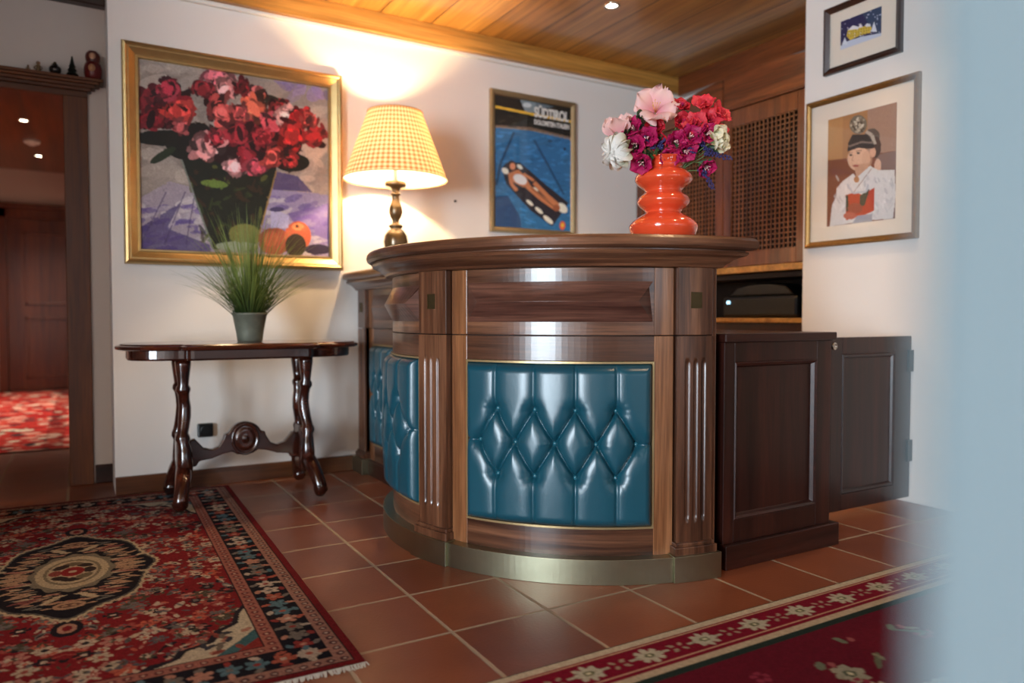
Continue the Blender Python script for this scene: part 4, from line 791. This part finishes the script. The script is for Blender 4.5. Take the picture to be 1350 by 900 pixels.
A.mesh('print', lambda u, v: (0*u+3.359-.0085, 2.44-u*.223, 2.368-v*.143), 'print', ps)
pane(mp, PW, PH, .028, .013).build('glass', 'glass', ps)
sc_ = G().rings([[(1.984+r*math.cos(t*PI/6), y, 1.58+r*math.sin(t*PI/6)) for t in range(12)] for r, y in ((.003, 4.10), (.003, 4.088), (.008, 4.088), (.007, 4.084), (.0005, 4.083))], False, False).build('screw', 'black'); tag(sc_, 'tiny dark screw head in the wall between lamp and poster', 'screw')

# ------------------------------------------------------------------ rugs
def persian():
    hx, hy = .665, 1.125; A = Art(340, 570, (140, 26, 34), lambda x, y: ((x+hx)/(2*hx), (hy-y)/(2*hy)))
    X = A.X*2*hx-hx; Y = hy-A.Y*2*hy; e = np.minimum(hx-np.abs(X), hy-np.abs(Y)); q = random.Random(11)
    def sym(x, y, rx, ry, c, a=0):
        for sx in (1, -1):
            for sy in (1, -1): A.ell(sx*x, sy*y, rx, ry, c, a*sx*sy)
    PAL = [(98, 96, 100), (196, 132, 118), (206, 186, 160), (38, 30, 38), (206, 104, 80), (120, 116, 112), (176, 84, 74), (84, 78, 60), (210, 190, 166)]
    for i in range(240):                                   # florals of the field
        x, y = q.uniform(0, hx-.22), q.uniform(0, hy-.22); k = q.random(); c = q.choice(PAL); s_ = q.uniform(.011, .024)
        if k < .5:
            c2 = q.choice(PAL)
            for m in range(6): sym(x+s_*math.cos(m*1.05), y+s_*math.sin(m*1.05), s_*.55, s_*.45, c, m*1.05)
            sym(x, y, s_*.5, s_*.5, c2)
        elif k < .8: sym(x, y, s_*1.3, s_*.5, c, q.uniform(0, 3)); sym(x, y, s_*.7, s_*.2, q.choice(PAL), 1)
        else: sym(x, y, s_*.7, s_*.45, c, q.uniform(0, 3))
    for i in range(420):
        x, y = q.uniform(0, hx-.22), q.uniform(0, hy-.22); sym(x, y, q.uniform(.006, .016), q.uniform(.003, .006), q.choice(PAL), q.uniform(0, 3))
    def med(k, lob=.0, fine=0): return [(.245*k*math.copysign(abs(math.cos(t))**1.12, math.cos(t))*(1+.045*math.cos(8*t)+fine*math.cos(64*t)), .44*k*math.copysign(abs(math.sin(t))**1.25, math.sin(t))*(1+.045*math.cos(8*t)+fine*math.cos(64*t))) for t in np.linspace(0, 2*PI, 520)[:-1]]
    sym(.0, .53, .04, .06, (30, 24, 34)); sym(0, .53, .025, .036, (190, 140, 120)); sym(0, .53, .012, .02, (140, 30, 36))
    A.poly(med(1.04, 0, .016), (206, 186, 152)); A.poly(med(1.0, 0, .008), (96, 90, 84)); A.poly(med(.97), (24, 20, 30))
    TAN = (190, 150, 120); CRM = (200, 178, 146)
    for i in range(64):
        t = q.uniform(0, PI/2); k = q.uniform(.5, .88); x, y = .235*k*math.cos(t)**1.1, .43*k*math.sin(t)**1.2
        if (x/.13)**2+(y/.215)**2 < 1.1: continue
        sym(x, y, q.uniform(.012, .034), q.uniform(.004, .008), q.choice((TAN, TAN, CRM, (150, 84, 74), (120, 116, 108), (176, 120, 104))), q.uniform(-.5, .7))
    for (x, y, rx, ry, c, a) in [(.0, .34, .045, .032, TAN, 0), (0, .34, .03, .016, (120, 84, 66), 0), (.012, .34, .008, .008, (190, 150, 120), 0), (.05, .27, .04, .012, CRM, .9), (.17, .0, .045, .012, TAN, 0), (.17, .035, .05, .010, TAN, .2), (.16, .075, .045, .010, (176, 120, 104), .3), (.21, .1, .014, .01, CRM, 0)]: sym(x, y, rx, ry, c, a)
    A.poly([(.125*math.cos(t)*(1+.05*math.cos(12*t)), .205*math.sin(t)*(1+.05*math.cos(12*t))) for t in np.linspace(0, 6.28, 160)], (134, 122, 104)); A.ell(0, 0, .108, .175, CRM); A.ell(0, 0, .085, .14, (140, 124, 100)); A.ell(0, 0, .075, .125, CRM)
    for m in range(8): A.ell(.05*math.cos(m*.785), .085*math.sin(m*.785), .02, .03, q.choice(((120, 104, 80), (150, 70, 60), (60, 44, 40))), m*.785)
    A.ell(0, 0, .035, .05, (150, 34, 36)); A.ell(0, 0, .012, .012, CRM)
    for sx in (1, -1):                                     # corner pieces
        for sy in (1, -1):
            f = lambda p: [(sx*(hx-.21-a), sy*(hy-.21-b)) for a, b in p]
            A.poly(f([(0, 0), (.30, 0), (.27, .03), (.22, .035), (.2, .08), (.13, .10), (.1, .17), (.05, .2), (.03, .28), (0, .33)]), (40, 34, 44)); A.poly(f([(0, 0), (.27, 0), (.2, .03), (.18, .07), (.11, .09), (.08, .16), (.035, .19), (.02, .26), (0, .30)]), (214, 198, 172)); A.poly(f([(0, 0), (.12, 0), (.06, .06), (0, .13)]), (70, 110, 116)); A.poly(f([(0, 0), (.07, 0), (0, .07)]), (150, 50, 46))
            for m in range(16): a, b = q.uniform(.02, .16), q.uniform(.02, .18); A.ell(sx*(hx-.21-a*.9), sy*(hy-.21-b*.9), .018, .009, q.choice(((150, 70, 60), (120, 108, 96), (60, 60, 70), (190, 130, 110))), q.uniform(0, 3))
    def band(d0, d1, c): m = (e >= d0) & (e < d1); A.a[m] = lin(c)
    band(-1, .022, (128, 26, 32)); band(.022, .066, (176, 128, 112)); band(.022, .026, (30, 22, 30)); band(.066, .165, (24, 20, 32)); band(.165, .212, (176, 110, 96)); band(.208, .213, (30, 22, 30)); band(.163, .168, (30, 22, 30))
    def along(d, step, fn):
        for sx in (1, -1):
            n = int((hy-d)*2/step)
            for i in range(n+1): fn(sx*(hx-d), -(hy-d)+2*(hy-d)*i/n, 0, i)
        for sy in (1, -1):
            n = int((hx-d)*2/step)
            for i in range(n+1): fn(-(hx-d)+2*(hx-d)*i/n, sy*(hy-d), 1, i)
    BP = [(206, 186, 168), (186, 96, 76), (96, 128, 140), (198, 140, 120), (130, 120, 112), (160, 60, 56)]
    def fl(x, y, k, i):
        c = BP[(i*5+i//3) % 6]
        for m in range(5): A.ell(x+.018*math.cos(m*1.256+i), y+.018*math.sin(m*1.256+i), .014, .010, c, m*1.256+i)
        A.ell(x, y, .009, .009, BP[(i+2) % 6])
        o = .036; A.ell(x+(0 if k else o), y+(o if k else 0), .015, .009, BP[(i+3) % 6], i); A.ell(x-(0 if k else o), y-(o if k else 0), .015, .009, BP[(i+1) % 6], -i)
    along(.115, .062, fl)
    along(.044, .034, lambda x, y, k, i: (A.ell(x, y, .011, .011, (96, 54, 58)), A.ell(x, y, .005, .005, (206, 184, 168)))); along(.188, .034, lambda x, y, k, i: (A.ell(x, y, .011, .011, (118, 52, 52)), A.ell(x, y, .005, .005, (206, 170, 150))))
    A.grain(.16); A.a *= .5; return A, hx, hy
A, hx, hy = persian(); ang = math.radians(-1.0); ca, sa = math.cos(ang), math.sin(ang); rx0, ry0 = -.037, 2.905
def rugmap(u, v):
    x, y = u*2*hx-hx, hy-v*2*hy; return (rx0+x*ca-y*sa, ry0+x*sa+y*ca, .007+0*u+.0006*np.sin(x*40)*np.cos(y*31))
r1 = A.mesh('persian_rug', rugmap, 'rug', None, thick=-.0, base=(rx0, ry0, 0.0)); tag(r1, 'red patterned rug with dark medallion under the foot of the side table', 'rug')
q = random.Random(8)
for sy in (-1, 1):
    g = G()
    for i in range(330):
        x = -hx+2*hx*(i+.5)/330; y = sy*hy; l = q.uniform(.012, .024); dx = q.uniform(-.006, .006); a, b = (x, y), (x+dx, y+sy*l)
        w = .0018; pt = lambda x_, y_, z: (rx0+x_*ca-y_*sa, ry0+x_*sa+y_*ca, z)
        g.add([pt(a[0]-w, a[1], .006), pt(a[0]+w, a[1], .006), pt(b[0]+w, b[1], .0015), pt(b[0]-w, b[1], .0015)], [(0, 1, 2, 3)])
    g.build('fringe', 'fringe', r1, fix=False, label='short pale fringe')
def runner():
    x0, x1, y1, y0 = .30, 3.30, 1.525, .15; A = Art(600, 275, (96, 14, 34), lambda x, y: ((x-x0)/(x1-x0), (y1-y)/(y1-y0)))
    D = A.Y*(y1-y0)
    def band(a, b, c): A.a[(D >= a) & (D < b)] = lin(c)
    band(0, .007, (44, 48, 42)); band(.007, .029, (196, 180, 156)); band(.036, .042, (196, 160, 130)); band(.135, .141, (196, 160, 130)); band(.155, .179, (186, 168, 142)); band(.179, .205, (34, 48, 44)); band(.029, .036, (128, 18, 40)); band(.042, .135, (122, 14, 40)); band(.141, .155, (122, 14, 40))
    q = random.Random(4)
    for i in range(-1, 20):
        x = 1.437+.192*(i-5); y = y1-.09
        for m in range(8): A.ell(x+.028*math.cos(m*.785), y+.022*math.sin(m*.785), .017, .010, (182, 176, 156), m*.785)
        A.ell(x+.05, y, .014, .007, (170, 166, 146)); A.ell(x-.05, y, .014, .007, (170, 166, 146)); A.ell(x, y, .015, .012, (104, 104, 76)); A.ell(x, y, .007, .006, (206, 200, 170))
        for m in range(4): A.ell(x+.096+.022*math.cos(.785+m*1.57), y+.017*math.sin(.785+m*1.57), .011, .006, (160, 140, 120), .785+m*1.57)
    for i in range(260):
        x, y = q.uniform(x0, x1), q.uniform(y0, y1-.25); k = i % 5
        if k == 0:
            for m in range(6): A.ell(x+.026*math.cos(m*1.05), y+.026*math.sin(m*1.05), .02, .016, (150, 146, 128), m*1.05)
            A.ell(x, y, .016, .016, (66, 78, 62)); A.ell(x, y, .008, .008, (200, 190, 160))
        elif k == 1: A.ell(x, y, .05, .008, (96, 100, 80), q.uniform(0, 3)); A.ell(x+.02, y+.012, .02, .008, (130, 128, 104), q.uniform(0, 3))
        elif k == 2:
            for m in range(3): A.ell(x+q.uniform(-.03, .03), y+q.uniform(-.02, .02), .02, .010, (178, 170, 148), q.uniform(0, 3))
        elif k == 3:
            for m in range(5): A.ell(x+.018*math.cos(m*1.256), y+.018*math.sin(m*1.256), .009, .009, (136, 46, 66))
        else: A.ell(x, y, .022, .012, (108, 114, 96), q.uniform(0, 3)); A.ell(x+.03, y-.01, .014, .009, (150, 80, 84), 1)
    A.grain(.1); A.a *= .78
    o = A.mesh('runner_rug', lambda u, v: (x0+u*(x1-x0), y1-v*(y1-y0), .006+0*u), 'rug', None, thick=0.0, base=(1.8, .84, 0)); tag(o, 'dark crimson rug with flowered cream-striped border in front of the desk', 'rug')
runner()
A = Art(90, 360, (170, 50, 46), lambda x, y: (x/1.35, y/4.6)); q = random.Random(6)
for i in range(900): A.ell(q.uniform(0, 1.35), q.uniform(0, 4.6), q.uniform(.02, .07), q.uniform(.02, .07), q.choice(((206, 150, 134), (150, 36, 38), (220, 196, 176), (60, 52, 56), (196, 84, 70), (186, 60, 54))), q.uniform(0, 3))
e = np.minimum(A.X*1.35, 1.35-A.X*1.35); m = (e > .05) & (e < .16); A.a[m] = A.a[m]*.6; A.a = np.clip(A.a*1.5, 0, .9); A.grain(.1)
o = A.mesh('hall_rug', lambda u, v: (-1.42+u*1.35, 10.28-v*4.58, .008+0*u), 'rug', None, thick=0.0, base=(-.75, 8, 0)); tag(o, 'bright red patterned rug on the hall floor beyond the doorway', 'rug')

# ------------------------------------------------------------------ ceiling fittings
def downlight(x, y, z, label, group=None, power=0, col=WARM, deg=95):
    t = thing('recessed_downlight', (x, y, z), label, 'ceiling light', group)
    G().lathe([(.046, -.001), (.046, -.006), (.042, -.009), (.034, -.008), (.031, -.001)], (x, y, z), 28, False, False).build('rim', 'chrome', t)
    G().lathe([(.031, -.003), (.02, -.006), (.0005, -.007)], (x, y, z), 24, False, False).build('lens', 'glow', t)
    if power: spot('downlight_beam', (x, y, z-.02), (x, y, 0), power, col, deg, .7, .03)
downlight(2.57, 3.31, 2.60, 'bright round downlight in the wooden ceiling above the desk', None, 24)
downlight(-.403, 7.8, 2.60, 'hall ceiling downlight, the nearer and higher in view', 'hall downlights', 120, (1, .82, .66)); downlight(-.358, 9.42, 2.60, 'hall ceiling downlight, the farther one by the end wall', 'hall downlights', 45, (1, .82, .66))
t = thing('smoke_detector', (-.383, 8.65, 2.6), 'pale round smoke detector on the hall ceiling between the downlights', 'smoke detector')
G().lathe([(.07, 0), (.07, -.02), (.062, -.032), (.05, -.036), (.001, -.037)], (-.383, 8.65, 2.6), 28).build('housing', 'white', t); G().lathe([(.03, -.035), (.03, -.046), (.026, -.05), (.001, -.05)], (-.383, 8.65, 2.6), 20).build('sensor_cap', 'white', t)

# ------------------------------------------------------------------ ornaments on the doorway hood
zh = 2.0865; yo = 4.385
t = thing('nesting_doll', (.075, yo, zh), 'dark red painted nesting doll at the right end of the door hood', 'ornament')
G().lathe([(.03, 0), (.036, .006), (.041, .03), (.041, .055), (.036, .075), (.029, .086)], (.075, yo, zh), 28).build('body', plain('doll_red', (104, 22, 22), .3, noise=.5, nscale=60), t)
G().lathe([(.029, .086), (.033, .1), (.034, .115), (.03, .13), (.02, .142), (.001, .147)], (.075, yo, zh), 28, False).build('head', plain('doll_scarf', (88, 30, 24), .3, noise=.4, nscale=70), t)
g = G(); g.ball((.073, yo-.026, zh+.112), .016, 1.1, 14, 8); g.build('face', plain('doll_face', (206, 160, 128), .4), t)
g = G(); g.ball((.07, yo-.034, zh+.05), .017, 1.2, 14, 8); g.build('apron_motif', plain('doll_motif', (190, 140, 100), .4, noise=.4, nscale=120), t)
t = thing('tree_ornament', (-.016, yo, zh), 'small dark fir tree ornament left of the nesting doll', 'ornament'); g = G()
for k in range(4): g.lathe([(.028-.006*k, .012+.02*k), (.026-.006*k, .013+.02*k), (.008-.0015*k, .038+.02*k)], (-.016, yo, zh), 18)
g.build('branches', plain('fir_green', (24, 36, 26), .6, noise=.5, nscale=90), t); G().lathe([(.012, 0), (.012, .004), (.006, .006), (.005, .014)], (-.016, yo, zh), 12).build('trunk', 'dark_v', t); G().ball((-.016, yo, zh+.1), .004).build('tip', 'brassr', t)
t = thing('bauble_jar', (-.09, yo, zh), 'small round dark pot ornament in the middle of the door hood', 'ornament')
G().lathe([(.014, 0), (.022, .006), (.027, .02), (.026, .032), (.018, .042), (.012, .046), (.014, .05), (.01, .05)], (-.09, yo, zh), 24).build('pot', plain('dark_glaze', (34, 28, 26), .25), t); G().ball((-.09, yo, zh+.055), .008).build('lid', 'brassr', t)
for x, h_, l in ((-.161, .055, 'larger of the two tiny figurines on the left of the door hood'), (-.203, .03, 'smallest figurine, farthest left on the door hood')):
    t = thing('figurine', (x, yo, zh), l, 'ornament', 'tiny figurines on the door hood'); k = h_/.055
    G().lathe([(.013*k, 0), (.014*k, .004*k), (.009*k, .02*k), (.011*k, .03*k), (.006*k, .037*k)], (x, yo, zh), 16).build('body', plain('figurine_clay', (120, 96, 64), .6, noise=.5, nscale=120), t); G().ball((x, yo, zh+.045*k), .0095*k).build('head', plain('figurine_head', (140, 112, 84), .6), t)
    g = G(); g.tube([(x-.009*k, yo, zh+.03*k), (x-.017*k, yo-.004, zh+.02*k), (x-.012*k, yo-.008, zh+.012*k)], .0032*k, 6); g.tube([(x+.009*k, yo, zh+.03*k), (x+.017*k, yo-.004, zh+.02*k), (x+.012*k, yo-.008, zh+.012*k)], .0032*k, 6); g.build('arms', plain('figurine_arms', (110, 84, 56), .6), t)
